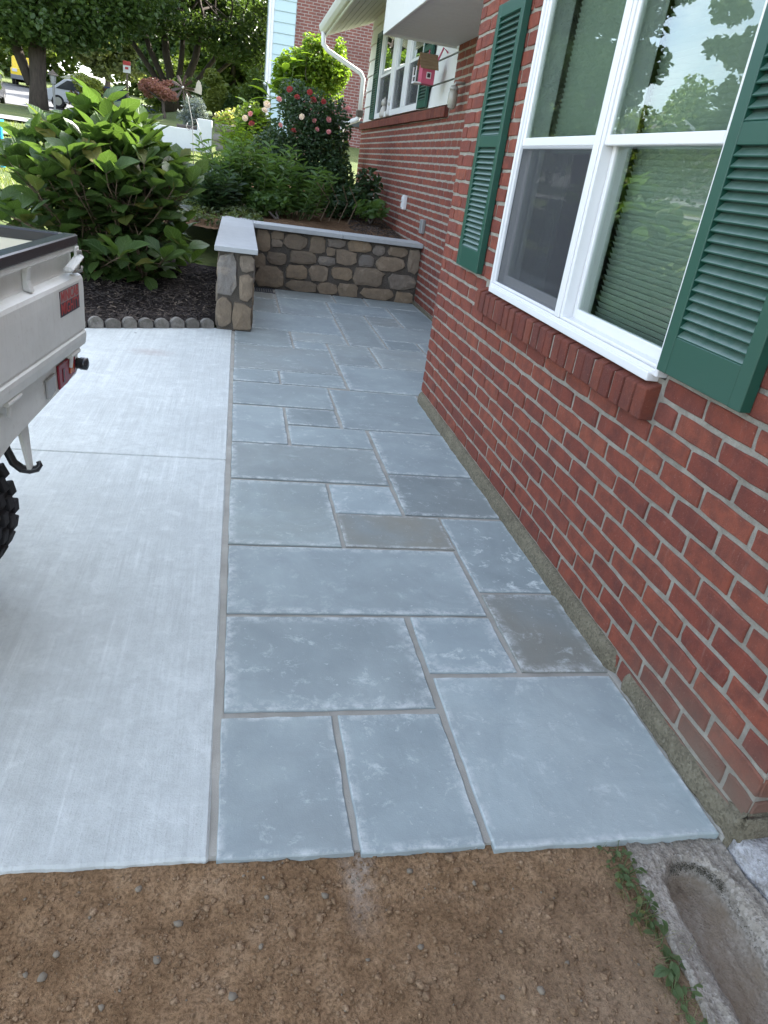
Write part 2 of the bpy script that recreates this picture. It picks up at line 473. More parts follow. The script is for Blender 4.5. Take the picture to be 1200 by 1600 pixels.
class MB:
    def __init__(s):
        s.v, s.f = [], []
    def add(s, V, F):
        n = len(s.v)
        s.v += [tuple(p) for p in V]
        s.f += [tuple(i + n for i in f) for f in F]
        return s
    def box(s, x0, y0, z0, x1, y1, z1, M=None):
        P = [Vector((x, y, z)) for z in (z0, z1) for x, y in ((x0, y0), (x1, y0), (x1, y1), (x0, y1))]
        if M:
            P = [M @ p for p in P]
        return s.add(P, [(0, 3, 2, 1), (4, 5, 6, 7), (0, 1, 5, 4), (1, 2, 6, 5), (2, 3, 7, 6), (3, 0, 4, 7)])
    def prism(s, poly, z0, z1, M=None):
        n = len(poly)
        P = [Vector((x, y, z0)) for x, y in poly] + [Vector((x, y, z1)) for x, y in poly]
        if M:
            P = [M @ p for p in P]
        return s.add(P, [tuple(range(n - 1, -1, -1)), tuple(range(n, 2 * n))] + [(i, (i + 1) % n, n + (i + 1) % n, n + i) for i in range(n)])
    def tube(s, pts, rad, n=7, cap=True):
        pts = [Vector(p) for p in pts]
        if not hasattr(rad, '__len__'):
            rad = [rad] * len(pts)
        V, prev = [], None
        for i, p in enumerate(pts):
            d = (pts[min(i + 1, len(pts) - 1)] - pts[max(i - 1, 0)]).normalized()
            a = prev if prev is not None else (Vector((1, 0, 0)) if abs(d.x) < .8 else Vector((0, 1, 0)))
            a = (a - d * a.dot(d)).normalized()
            prev = a
            b = d.cross(a)
            for k in range(n):
                t = 2 * math.pi * k / n
                V.append(p + (a * math.cos(t) + b * math.sin(t)) * rad[i])
        F = [(i * n + k, i * n + (k + 1) % n, (i + 1) * n + (k + 1) % n, (i + 1) * n + k) for i in range(len(pts) - 1) for k in range(n)]
        if cap:
            F += [tuple(range(n - 1, -1, -1)), tuple(range((len(pts) - 1) * n, len(pts) * n))]
        return s.add(V, F)
    def lathe(s, prof, n=16, M=None):
        """prof: (radius, height) pairs round the local Z axis"""
        V = [Vector((r * math.cos(2 * math.pi * k / n), r * math.sin(2 * math.pi * k / n), z)) for r, z in prof for k in range(n)]
        if M:
            V = [M @ p for p in V]
        m = len(prof)
        F = [(i * n + k, i * n + (k + 1) % n, (i + 1) * n + (k + 1) % n, (i + 1) * n + k) for i in range(m - 1) for k in range(n)]
        F += [tuple(range(n - 1, -1, -1)), tuple(range((m - 1) * n, m * n))]
        return s.add(V, F)
    def mesh(s, name, mat, bevel=0, smooth=False, seg=1):
        me = bpy.data.meshes.new(name)
        me.from_pydata([tuple(p) for p in s.v], [], s.f)
        if bevel:
            bm = bmesh.new()
            bm.from_mesh(me)
            bmesh.ops.recalc_face_normals(bm, faces=bm.faces)
            ed = [e for e in bm.edges if len(e.link_faces) == 2 and e.calc_face_angle(0) > .5]
            bmesh.ops.bevel(bm, geom=ed, offset=bevel, segments=seg, affect='EDGES', clamp_overlap=True)
            bm.to_mesh(me)
            bm.free()
        else:
            bm = bmesh.new()
            bm.from_mesh(me)
            bmesh.ops.recalc_face_normals(bm, faces=bm.faces)
            bm.to_mesh(me)
            bm.free()
        if smooth:
            me.polygons.foreach_set('use_smooth', [True] * len(me.polygons))
        me.update()
        me.materials.append(mat)
        return me
    def build(s, name, mat, parent=None, bevel=0, smooth=False, seg=1):
        return link(bpy.data.objects.new(name, s.mesh(name, mat, bevel, smooth, seg)), parent)
def inst(name, me, parent, loc=(0, 0, 0), rot=None, sc=(1, 1, 1)):
    o = bpy.data.objects.new(name, me)
    C.objects.link(o)
    o.location = loc
    if rot is not None:
        o.rotation_euler = rot
    o.scale = sc
    if parent is not None:
        o.parent = parent
        if parent.name in ROOTLOC:
            o.matrix_parent_inverse = Matrix.Translation(-ROOTLOC[parent.name])
    return o
def box(name, mat, b, parent=None, bevel=0):
    return MB().box(*b).build(name, mat, parent, bevel)
def text(name, body, size, M, mat, parent, bold=.0):
    cu = bpy.data.curves.new(name, 'FONT')
    cu.body = body
    cu.size = size
    cu.extrude = .0004
    cu.offset = bold
    cu.align_x, cu.align_y = 'CENTER', 'CENTER'
    tmp = bpy.data.objects.new(name, cu)
    C.objects.link(tmp)
    dg = bpy.context.evaluated_depsgraph_get()
    me = bpy.data.meshes.new_from_object(tmp.evaluated_get(dg))
    bpy.data.objects.remove(tmp)
    me.transform(M)
    me.materials.clear()
    me.materials.append(mat)
    o = bpy.data.objects.new(name, me)
    return link(o, parent)

# ------------------------------------------------------------------ terrain (setting)
def lerp(x, xs, ys):
    return float(np.interp(x, xs, ys))
GY = [-80, 6.6, 7.2, 8.6, 9.4, 12, 18, 26, 41, 46, 60, 90, 160]
GZ = [-.12, -.12, .08, .42, .60, .86, 1.33, 1.68, 1.75, 2.05, 3.15, 5.2, 9.0]
def gz(x, y):
    z = lerp(y, GY, GZ)
    if x > -.16 and y < 8.8:
        return -.12
    if x > -.85 and y < 15.3:
        return z - .25
    if x > -5 and y > 18:
        z += min(1, (x + 5) / 3) * min(1, (y - 18) / 14) * .75
    return z
xs = sorted(set([-120, -80, -50] + list(np.arange(-34, -8, 2.0)) + list(np.arange(-8, 4, .4)) + [-.17, -.155] + list(np.arange(4, 40, 4.0)) + [60, 120]))
ys = sorted(set([-80, -40, -20, -8, 0] + list(np.arange(4, 20, .4)) + [8.79, 8.81] + list(np.arange(20, 64, 2.0)) + [64, 72, 80, 90, 110, 160]))
V = [(x, y, gz(x, y) + (.03 * mnoise.noise((x * .7, y * .7, 0)) if y > 9 else 0)) for y in ys for x in xs]
nx = len(xs)
F = [(j * nx + i, j * nx + i + 1, (j + 1) * nx + i + 1, (j + 1) * nx + i) for j in range(len(ys) - 1) for i in range(nx - 1)]
o = link(bpy.data.objects.new('ground', fast_mesh('ground', V, F, grassM, smooth=True)))
tag(o, 'sunlit grassy ground sloping up behind the garden', kind='structure')

def sheet(name, mat, x0, x1, y0, y1, nx, ny, zf, label, smooth=True):
    X, Y = np.linspace(x0, x1, nx), np.linspace(y0, y1, ny)
    V = [(x, y, zf(x, y)) for y in Y for x in X]
    F = [(j * nx + i, j * nx + i + 1, (j + 1) * nx + i + 1, (j + 1) * nx + i) for j in range(ny - 1) for i in range(nx - 1)]
    o = link(bpy.data.objects.new(name, fast_mesh(name, V, F, mat, smooth=smooth)))
    return tag(o, label, kind='structure')
def fb(x, y, s, o=5):
    return mnoise.fractal((x * s, y * s, 3.7), 1.0, 2.0, o)
def zsoil(x, y):
    rim = 1.0 - .075 * (1.085 - y)
    if x > rim + .012:
        return -.13
    z = -.034 + .007 * fb(x, y, 4) + .0035 * fb(x, y, 22, 4) + .003 * abs(fb(x, y, 80, 3))
    if y > .98:
        z += min(1, (y - .98) / .10) * .018
    return z
sheet('soil', soilM, -1.2, 1.15, .45, 1.13, 330, 110, zsoil, 'bare brown graded soil in front of the paving')
sheet('soil', soilM, -9, 2.6, -7, .452, 90, 60, lambda x, y: -.04 + .02 * fb(x, y, 2) if x < .85 else -.13, 'bare brown soil behind the photographer')
def edge_y(x):       # far edge of the drive: it meets the bed on a slight angle
    return 6.31 + (x + .15) * .43 if x > -1.15 else 5.88 + (x + 1.15) * .12
def zbed(x, y):
    t = max(0, y - edge_y(x))
    return .022 + min(t, .5) * .06 + max(0, t - .5) * .18 + .018 * fb(x, y, 5) + .012 * fb(x, y, 30, 3)
sheet('mulch_bed', mulchM, -3.6, -.155, 5.2, 9.0, 110, 120, lambda x, y: (zbed(x, y) if y < 8.0 else zbed(x, 8.0) - (y - 8.0) * .8) if y > edge_y(x) + .02 else -.13, 'dark mulch bed under the hydrangea')
def zter(x, y):
    k = lerp(y, [8.8, 9.2, 14.5], [.56, .62, .92])
    return k + .02 * fb(x, y, 3) + .010 * fb(x, y, 18, 3)
sheet('garden_soil', bedsoilM, -.9, 2.12, 8.8, 15.5, 70, 120, zter, 'bare soil terrace behind the stone wall')
def street_z(x, y):
    return gz(x, y) + .03
o = sheet('street', plain('asphalt', (.16, .16, .16), .9, var=.2, bump=.01), -60, -4.6, 43, 64, 40, 20, street_z, 'pale asphalt street beyond the lawn')
o = sheet('path', plain('path_concrete', (.22, .22, .21), .9, var=.2), -20, -3.2, 17.3, 18.3, 40, 6, lambda x, y: gz(x, y) + .05, 'grey concrete path across the lawn')
o = sheet('path', MATS['path_concrete'], -20, -3.2, 14.6, 14.95, 40, 4, lambda x, y: gz(x, y) + .05, 'narrow grey strip edging the lawn')

# ------------------------------------------------------------------ driveway (two slabs with a control joint)
def slab(poly, z0, z1, name, mat, parent=None, bevel=.006):
    return MB().prism(poly, z0, z1).build(name, mat, parent, bevel)
dr = bpy.data.objects.new('driveway', None)
C.objects.link(dr)
tag(dr, 'new pale broom finished concrete driveway', kind='structure')
near = [(-7, 1.095)] + [(x, 1.097 + .003 * math.sin(x * 9) + .0015 * math.sin(x * 47)) for x in np.arange(-1.2, -.02, .06)] + [(-.006, 1.09), (-.004, 3.374), (-7, 3.30)]
slab(near, -.12, 0, 'concrete_slab', concM, dr)
far = [(-7, 3.306), (-.004, 3.381), (-.004, 6.30), (-.15, 6.31)] + [(x, edge_y(x)) for x in np.arange(-.3, -1.2, -.1)] + [(-3.6, edge_y(-3.6)), (-7, 5.2)]
slab(far, -.12, 0, 'concrete_slab', concM, dr)

# ------------------------------------------------------------------ patio: every flagstone is a part
pat = MB().prism([(-.02, 1.098), (1.30, 1.085), (1.30, 4.66), (2.2, 4.66), (2.2, 8.75), (.15, 8.75), (.15, 6.4), (-.02, 6.4)], -.10, -.007).build('patio', jointM)
tag(pat, 'blue grey flagstone patio laid in a random rectangular pattern along the house', kind='structure')
J = .0
ST = [(.012, .318, 1.088, 1.535), (.335, .636, 1.080, 1.532), (.656, 1.268, 1.070, 1.692), (.016, .634, 1.556, 2.018), (.652, .948, 1.714, 2.018), (.968, 1.277, 1.714, 2.178),
      (.018, .948, 2.038, 2.502), (.970, 1.275, 2.196, 2.812), (.018, .472, 2.520, 3.142), (.488, .792, 2.834, 3.142), (.488, .962, 2.522, 2.818), (.812, 1.278, 2.836, 3.296),
      (.018, .794, 3.166, 3.628), (.816, 1.278, 3.314, 3.945), (.018, .322, 3.650, 4.276), (.340, .648, 3.974, 4.276), (.338, .796, 3.652, 3.954), (.016, .652, 4.300, 4.770),
      (.668, 1.285, 3.966, 4.745), (.018, .330, 4.796, 5.110), (.346, .796, 4.796, 5.114), (.816, 1.664, 4.768, 5.422), (.018, .786, 5.130, 5.836), (.806, 1.152, 5.440, 6.100),
      (1.172, 1.664, 5.440, 6.100), (.018, .490, 5.856, 6.460), (.508, .786, 5.856, 6.108), (.508, .985, 6.126, 6.460), (.165, .985, 6.478, 7.225), (.175, .440, 7.245, 7.93),
      (.185, .440, 7.95, 8.32), (.460, .995, 7.245, 8.11), (.460, 1.115, 8.13, 8.70), (1.006, 1.336, 6.12, 7.53), (1.014, 1.684, 7.55, 8.11), (1.135, 1.485, 8.13, 8.70),
      (1.504, 2.12, 8.13, 8.70), (1.704, 2.12, 7.11, 8.11), (1.356, 1.684, 7.11, 7.53), (1.356, 2.12, 6.45, 7.09), (1.356, 1.660, 6.12, 6.43), (1.682, 2.12, 6.12, 6.43),
      (1.684, 2.12, 5.30, 6.10), (1.684, 2.12, 4.69, 5.28)]
def flag(x0, x1, y0, y1):
    bm = bmesh.new()
    out = []
    def side(a, b):
        n = max(2, int((Vector(b) - Vector(a)).length / .05))
        for i in range(n):
            t = i / n
            d = (Vector(b) - Vector(a)).normalized()
            q = Vector((-d.y, d.x)) * (random.uniform(-.0022, .0022) if i else random.uniform(-.001, .003))
            out.append(Vector(a).lerp(Vector(b), t) + q)
    sk = [random.uniform(-.003, .003) for _ in range(4)]
    c = [(x0 + sk[0], y0), (x1, y0 + sk[1]), (x1 + sk[2], y1), (x0, y1 + sk[3])]
    for i in range(4):
        side(c[i], c[(i + 1) % 4])
    cx, cy = (x0 + x1) / 2, (y0 + y1) / 2
    n = len(out)
    zt = random.uniform(-.0012, .0012)
    rings, cols = [], []
    def ring(inset, z, e):
        P = []
        for p in out:
            dx = max(-1, min(1, (p.x - cx) / ((x1 - x0) / 2)))
            dy = max(-1, min(1, (p.y - cy) / ((y1 - y0) / 2)))
            P.append(bm.verts.new((p.x - dx * inset, p.y - dy * inset, z)))
        rings.append(P)
        cols.append(e)
    ring(0, -.032, 0)
    ring(0, zt - .004, .25)
    ring(.004, zt, 1)
    ring(min(random.uniform(.02, .05), .3 * min(x1 - x0, y1 - y0)), zt, 0)
    for a, b in zip(rings, rings[1:]):
        for i in range(n):
            bm.faces.new((a[i], a[(i + 1) % n], b[(i + 1) % n], b[i]))
    bm.faces.new(rings[-1])
    cl = bm.loops.layers.color.new('edge')
    lut = {v.index: 0 for v in bm.verts}
    bm.verts.index_update()
    em = {}
    for P, e in zip(rings, cols):
        for v in P:
            em[v] = e
    for f in bm.faces:
        for l in f.loops:
            e = em[l.vert]
            l[cl] = (e, e, e, 1)
    me = bpy.data.meshes.new('paving_stone')
    bm.to_mesh(me)
    bm.free()
    me.materials.append(stoneM)
    return me
TONE = {0: (1.0, .12, .7), 1: (.98, 0, .8), 2: (1.06, .10, .7), 3: (.88, .05, .8), 4: (.95, 0, 1.3), 5: (.72, .55, .7), 6: (.93, .08, .4), 7: (.84, 0, 1.6), 8: (.96, 0, .6), 9: (1.04, 0, 1.0), 10: (.80, .85, .3), 11: (.70, .12, .8), 12: (.86, .18, .3), 13: (.88, 0, .8), 14: (.88, 0, .5), 16: (.96, 0, .7), 17: (.86, 0, .4), 18: (.86, 0, .6), 29: (.70, .3, .3), 30: (.72, .75, .2)}
for i, s in enumerate(ST):
    o = link(bpy.data.objects.new('paving_stone', flag(*s)), pat)
    t_ = TONE.get(i, (random.uniform(.78, .94), random.choice((0, 0, .1, .25)), random.uniform(.3, .8)))
    o.color = (*t_, 1)
# fillet of grout between the drive and the stones
b = MB()
pts = [(-.004 + .006 * math.sin(y * 7), y) for y in np.arange(1.10, 6.26, .05)]
b.prism([(p[0] - .004, p[1]) for p in pts] + [(.016, y) for y in np.arange(6.25, 1.095, -.05)], -.05, -.003)
b.build('joint_strip', jointM, pat)
# grout fillet between stones and house
b = MB()
for y in np.arange(1.06, 4.66, .12):
    b.box(1.272, y, -.05, 1.305, y + .121, -.004 + .002 * math.sin(y * 9))
b.build('joint_strip', jointM, pat)
# drain grate in the far corner of the patio
g = MB()
for i in range(9):
    g.box(.205 + i * .026, 8.36, -.004, .221 + i * .026, 8.62, .002)
g.box(.195, 8.345, -.006, .45, 8.36, .003).box(.195, 8.62, -.006, .45, 8.635, .003)
go = g.build('drain_grate', plain('grate_iron', (.035, .04, .05), .6))
tag(go, 'small dark drain grate set in the patio at the foot of the stone wall', 'drain grate')

# ------------------------------------------------------------------ the brick house
WX = 1.29                 # face of the near wall
CRS, MOD = .0742, .2186   # course and stretcher
Y0, Y1 = 4.65 - 16.5 * MOD, 4.65
house = thing('brick_house', 'red brick house with green shutters and white framed windows beside the patio', 'house', (3.5, 4.5, 0))
EAVE_N, FX = 4.0, 2.13  # near eave is unseen, its height set for the shade it casts
# masonry behind the bricks: its face is the mortar
wall = MB()
mx = WX + .006
WIN = (1.925, 3.60, .940, 2.36)
wall.box(mx, Y0 + .006, -.3, 1.52, WIN[0], EAVE_N)
wall.box(mx, WIN[1], -.3, 1.52, Y1 - .006, EAVE_N)
wall.box(mx, WIN[0], -.3, 1.52, WIN[1], WIN[2])
wall.box(mx, WIN[0], WIN[3], 1.52, WIN[1], EAVE_N)
wallN = wall.build('wall', mortarM, house)
FZ = .0795
wall = MB().box(FX + .003, 4.45, -.3, FX + .25, 8.30, 3.7).box(FX + .003, 8.30, -.3, FX + .25, 14.45, 2.06)
wall.box(1.50, 4.44, -.3, FX + .2, 4.644, EAVE_N)
wallF = wall.build('wall', mortarM, house)
wallE = MB().box(1.521, Y0 + .006, -.3, 2.62, Y0 + .2, EAVE_N).build('wall', mortarM, house)
# walls out of sight of the photograph
MB().box(2.60, -8, -.3, 2.8, Y0 + .007, EAVE_N).box(10.5, -8, -.3, 10.7, 14.45, 3.6).box(FX + .25, 14.25, -.3, 10.5, 14.45, 3.6).box(2.8, -8, -.3, 10.5, -7.8, EAVE_N).box(2.4, 4.46, 3.6, 10.5, 4.64, EAVE_N).box(10.3, -7.8, 3.6, 10.5, 4.46, EAVE_N).build('wall', hbrickM, house)

def subtract(a, b, holes):
    segs = [(a, b)]
    for h0, h1 in holes:
        nx_ = []
        for s0, s1 in segs:
            if h1 <= s0 or h0 >= s1:
                nx_.append((s0, s1))
            else:
                if h0 > s0: nx_.append((s0, h0))
                if h1 < s1: nx_.append((h1, s1))
        segs = nx_
    return [s for s in segs if s[1] - s[0] > .02]
SILL = (1.925, 3.72)
def near_bricks():
    out = []
    for i in range(-3, 74):
        z = .142 + CRS * (i - 1)
        zc = z + CRS / 2
        holes = []
        if WIN[2] < zc < WIN[3]:
            holes.append((WIN[0], WIN[1]))
        if i in (10, 11):
            holes.append(SILL)
        off = 0 if i % 2 == 0 else .5
        e = Y1
        n = 0
        while e > Y0 + .01:
            a = e - (MOD * .5 if (n == 0 and off) else MOD)
            for s0, s1 in subtract(max(a, Y0), e, holes):
                g1, g2 = random.uniform(.0058, .0085), random.uniform(.0058, .0085)
                out.append((s0 + g1, s1 - g2, z + random.uniform(.006, .0085), z + CRS - random.uniform(.006, .0085)))
            e = a
            n += 1
    return out
NBL = near_bricks()
# shared irregular brick meshes: unit size, front at x = 0
def unit_brick(k, mat):
    r = random.Random(k)
    jit = lambda a: r.uniform(-a, a)
    o = [(-.5, -.5), (-.18 + jit(.1), -.5), (.2 + jit(.1), -.5), (.5, -.5), (.5, 0), (.5, .5), (.17 + jit(.1), .5), (-.2 + jit(.1), .5), (-.5, .5), (-.5, 0)]
    o = [(a * (.985 if abs(a) == .5 and abs(b) == .5 else 1) + (jit(.010)), b * (.94 if abs(a) == .5 and abs(b) == .5 else 1) + jit(.034)) for a, b in o]
    n = len(o)
    V = [(.09, a, b) for a, b in o] + [(.0035, a, b) for a, b in o] + [(jit(.0012), a * (1 - .022 - r.uniform(0, .012)), b * (1 - .08 - r.uniform(0, .08))) for a, b in o]
    F = [(j * n + i, j * n + (i + 1) % n, (j + 1) * n + (i + 1) % n, (j + 1) * n + i) for j in range(2) for i in range(n)] + [tuple(range(2 * n, 3 * n))]
    me = bpy.data.meshes.new('brick')
    me.from_pydata(V, [], F)
    bm = bmesh.new()
    bm.from_mesh(me)
    bmesh.ops.recalc_face_normals(bm, faces=bm.faces)
    bm.to_mesh(me)
    bm.free()
    me.materials.append(mat)
    return me
UB = [unit_brick(k, brickM) for k in range(14)]
UBV = [np.array([v.co for v in me.vertices]) for me in UB]
vis = [b_ for b_ in NBL if b_[2] < 2.4 and b_[3] > .0]
hid = [b_ for b_ in NBL if not (b_[2] < 2.4 and b_[3] > .0)]
def bkey(b_):
    yc, zc = (b_[0] + b_[1]) / 2, (b_[2] + b_[3]) / 2
    beh = (1.50 < b_[0] and b_[1] < 1.95 and zc > 1.0) or (3.80 < b_[0] and b_[1] < 4.22 and zc > 1.0)
    return (WX ** 2 + yc ** 2 + (zc - 1.4) ** 2) * (4 if beh else 1)
vis.sort(key=bkey)
for b_ in vis[:270]:
    me = random.choice(UB)
    inst('brick', me, wallN, (WX + random.uniform(-.0015, .0015), (b_[0] + b_[1]) / 2, (b_[2] + b_[3]) / 2), (0, 0, random.uniform(-.006, .006)), (1, b_[1] - b_[0], b_[3] - b_[2]))
# the rest of the brickwork: real bricks, joined
class BJ:
    def __init__(s): s.V, s.F, s.n = [], [], 0
    def add(s, y0, y1, z0, z1, plane, axis, d):
        k = random.randrange(len(UB))
        P = UBV[k].copy()
        P[:, 1] *= (y1 - y0); P[:, 2] *= (z1 - z0)
        P[:, 1] += (y0 + y1) / 2; P[:, 2] += (z0 + z1) / 2
        Q = P.copy()
        if axis == 'x':
            Q[:, 0] = plane + d * P[:, 0]
        else:
            Q[:, 0] = P[:, 1]; Q[:, 1] = plane + d * P[:, 0]
        s.V.append(Q)
        for f in UB[k].polygons:
            s.F.append([i + s.n for i in f.vertices])
        s.n += len(Q)
    def build(s, name, parent):
        me = bpy.data.meshes.new(name)
        me.from_pydata(np.concatenate(s.V).tolist(), [], s.F)
        bm = bmesh.new(); bm.from_mesh(me)
        bmesh.ops.recalc_face_normals(bm, faces=bm.faces)
        bm.to_mesh(me); bm.free()
        me.materials.append(brickM)
        o = link(bpy.data.objects.new(name, me), parent)
        o['kind'] = 'stuff'
        return o
bj = BJ()
for b_ in vis[270:] + [h for h in hid if h[2] < 3.2]:
    bj.add(*b_, WX, 'x', 1)
bj.build('brickwork', wallN)
bj = BJ()
ML = .2325
for i in range(0, 48):
    z = .030 + FZ * i
    ymax = 14.45 if z + FZ < 2.02 else 8.30
    if z > 3.6: break
    y = 4.66 - (ML / 2 if i % 2 else 0)
    while y < ymax:
        a, e = max(y, 4.66), min(y + ML, ymax)
        if e - a > .03:
            bj.add(a + .005, e - .005, z + .0095, z + FZ - .0095, FX, 'x', 1)
        y += ML
for i in range(-3, 44):                      # returns at the two corners of the near wall
    z = .142 + CRS * (i - 1)
    for y, d in ((Y0, 1), (Y1, -1)):
        x = WX + .0 - (MOD / 2 if i % 2 else 0)
        while x < (2.6 if d == 1 else 2.12):
            a = max(x, WX + .004)
            bj.add(a + .0055, min(x + MOD, 2.62 if d == 1 else 2.125) - .0055, z + .006, z + CRS - .006, y, 'y', d)
            x += MOD
bj.build('brickwork', wallF)
# rowlock sill under the near window: bricks on edge with a sloping top
sill = MB().box(1.254, SILL[0] + .02, .812, 1.50, SILL[1] - .006, .902).build('window_sill', mortarM, house)
def sill_brick(k, w, xo, zf, zb, zbot, xb):
    r = random.Random(k)
    j = lambda a=.0012: r.uniform(-a, a)
    V = [(xo + j(), -w / 2 + j(), zbot + j()), (xb, -w / 2, zbot), (xb, -w / 2, zb), (xo + j(), -w / 2 + j(), zf + j(.003)), (xo + j(), w / 2 + j(), zbot + j()), (xb, w / 2, zbot), (xb, w / 2, zb), (xo + j(), w / 2 + j(), zf + j(.003))]
    return MB().add(V, [(0, 1, 2, 3), (4, 7, 6, 5), (0, 3, 7, 4), (3, 2, 6, 7), (0, 4, 5, 1), (1, 5, 6, 2)]).mesh('sill_brick', sillbrickM, .003)
sillM = [sill_brick(k, .0635, 1.247, .906, .950, .808, 1.36) for k in range(6)]
n = 24
for i in range(n):
    y = SILL[0] + (i + .5) * (SILL[1] - SILL[0]) / n
    inst('sill_brick', random.choice(sillM), sill, (random.uniform(-.0018, .0018), y, random.uniform(-.0015, .0015)), (random.uniform(-.01, .01), 0, 0))
# rough parging at the foot of the near wall
def parging(y0, y1, ztop, xo, seed):
    N = int((y1 - y0) / .02)
    prof = [(0, -.06), (0, .35), (.1, .75), (.35, 1.0), (1.0, 1.04)]
    V, F = [], []
    for i in range(N + 1):
        y = y0 + (y1 - y0) * i / N
        e = min(1, (y - y0) / .05 + .25, (y1 - y) / .05 + .25)
        for t, hz in prof:
            q = mnoise.fractal((y * 6, seed, t * 3), 1, 2, 4)
            q2 = mnoise.fractal((y * 30, seed, t * 5 + 3), 1, 2, 3)
            V.append((WX + .02 - (WX + .02 - xo) * e * (1 - t) + (.006 * q + .002 * q2) * (1 - t), y, ztop * hz * (e ** .5) + .006 * q + .002 * q2))
    k = len(prof)
    for i in range(N):
        for a in range(k - 1):
            F.append((i * k + a, (i + 1) * k + a, (i + 1) * k + a + 1, i * k + a + 1))
    F += [tuple(range(k - 1, -1, -1)), tuple(range(N * k, N * k + k))]
    me = bpy.data.meshes.new('parging')
    me.from_pydata(V, [], F)
    bm = bmesh.new(); bm.from_mesh(me); bmesh.ops.recalc_face_normals(bm, faces=bm.faces); bm.to_mesh(me); bm.free()
    me.polygons.foreach_set('use_smooth', [True] * len(me.polygons))
    me.materials.append(lipM)
    return link(bpy.data.objects.new('parging', me), house)
parging(1.70, 4.66, .066, 1.268, 1.0)
parging(Y0 + .02, 1.665, .058, 1.274, 5.0)
MB().box(FX - .018, 4.66, -.05, FX + .01, 8.7, .035).build('parging', lipM, house, .004)

# near window
win = MB().box(1.40, WIN[0], 2.335, 1.52, WIN[1], WIN[3])
win = bpy.data.objects.new('window', win.mesh('window', vinylM))
link(win, house)
wy0, wy1, wz0, wz1 = 1.935, 3.590, .945, 2.345
def profile_frame(name, x0, x1, y0, y1, z0, z1, w, wt=None, wb=None, mat=vinylM, parent=win, bevel=.003):
    wt, wb = wt or w, wb or w
    b = MB()
    b.box(x0, y0, z0, x1, y0 + w, z1).box(x0, y1 - w, z0, x1, y1, z1)
    b.box(x0 + .001, y0 + w, z0, x1, y1 - w, z0 + wb).box(x0 + .001, y0 + w, z1 - wt, x1, y1 - w, z1)
    return b.build(name, mat, parent, bevel)
profile_frame('frame', 1.266, 1.40, wy0, wy1, wz0, wz1, .019)                      # outer brick mould
profile_frame('frame', 1.276, 1.405, wy0 + .0195, wy1 - .0195, wz0 + .0195, wz1 - .0195, .012)
ym = 2.74
mu = MB().box(1.276, ym - .036, wz0 + .020, 1.40, ym + .036, wz1 - .020)
mu = mu.build('mullion', vinylM, win, .004)
MB().box(1.270, ym - .020, wz0 + .020, 1.277, ym + .020, wz1 - .020).build('mullion_cover', vinylM, mu, .003)
MB().box(1.2725, ym + .0205, wz0 + .020, 1.277, ym + .030, wz1 - .020).build('mullion_cover', vinylM, mu, .002)
# sloping vinyl sill
sl = MB().add([(1.255, wy0 + .031, wz0 + .006), (1.40, wy0 + .031, wz0 + .030), (1.40, wy1 - .031, wz0 + .030), (1.255, wy1 - .031, wz0 + .006), (1.255, wy0 + .031, wz0 - .02), (1.40, wy0 + .031, wz0 - .02), (1.40, wy1 - .031, wz0 - .02), (1.255, wy1 - .031, wz0 - .02)],
              [(0, 1, 2, 3), (4, 7, 6, 5), (0, 3, 7, 4), (1, 5, 6, 2), (0, 4, 5, 1), (3, 2, 6, 7)]).build('sill_nose', vinylM, win, .002)
zm = 1.605
for y0, y1, scr in ((ym + .037, wy1 - .032, True), (wy0 + .032, ym - .037, False)):
    up_ = profile_frame('sash', 1.284, 1.312, y0, y1, zm - .018, wz1 - .032, .020, .025, .034)
    MB().box(1.291, y0 + .017, zm + .012, 1.295, y1 - .017, wz1 - .05).build('pane', glassM, up_)
    lo_ = profile_frame('sash', 1.320, 1.348, y0, y1, wz0 + .026, zm + .014, .024, .030, .042)
    MB().box(1.330, y0 + .02, wz0 + .062, 1.334, y1 - .02, zm - .012).build('pane', glassM, lo_)
    if scr:
        s_ = profile_frame('screen_frame', 1.283, 1.293, y0 + .002, y1 - .002, wz0 + .020, zm - .0185, .012, mat=plain('screen_frame', (.35, .36, .37), .5))
        MB().box(1.2875, y0 + .012, wz0 + .030, 1.2882, y1 - .012, zm - .028).build('insect_screen', screenM, s_)
    # venetian blind behind the panes
    bl = MB()
    zb, zt = (wz0 + .05, wz1 - .06) if not scr else (zm - .02, wz1 - .06)
    z = zb
    while z < zt:
        m4 = Matrix.Translation((1.43, 0, z)) @ Matrix.Rotation(R(57), 4, 'Y')
        bl.box(-.0125, y0 + .005, -.0006, .0125, y1 + (.02 if not scr else -.01), .0006, m4)
        z += .0205
    bl.box(1.41, y0 + .012, zt, 1.45, y1 - .012, zt + .03)
    bl.build('blind', blindM, win)
# curtain edge and dim room behind the panes
cu = MB()
for y0, y1 in ((wy1 - .20, wy1 - .02),):
    N = 14
    P = [(1.475 + .012 * math.sin(i * 1.9), y0 + (y1 - y0) * i / N) for i in range(N + 1)]
    for (a, b_), (c_, d_) in zip(P, P[1:]):
        cu.add([(a, b_, .9), (c_, d_, .9), (c_, d_, 2.36), (a, b_, 2.36)], [(0, 1, 2, 3)])
cu.build('curtain', plain('curtain_cloth', (.16, .17, .16), .9), win)
rm = MB().box(1.53, 1.25, .1, 5.0, 4.43, .12).box(1.53, 1.25, 2.7, 5.0, 4.43, 2.72).box(5.0, 1.25, .1, 5.02, 4.43, 2.72).box(1.53, 1.23, .1, 5.0, 1.25, 2.72).box(1.53, 4.43, .1, 5.0, 4.45, 2.72)
rm.build('room_lining', roomM, house)
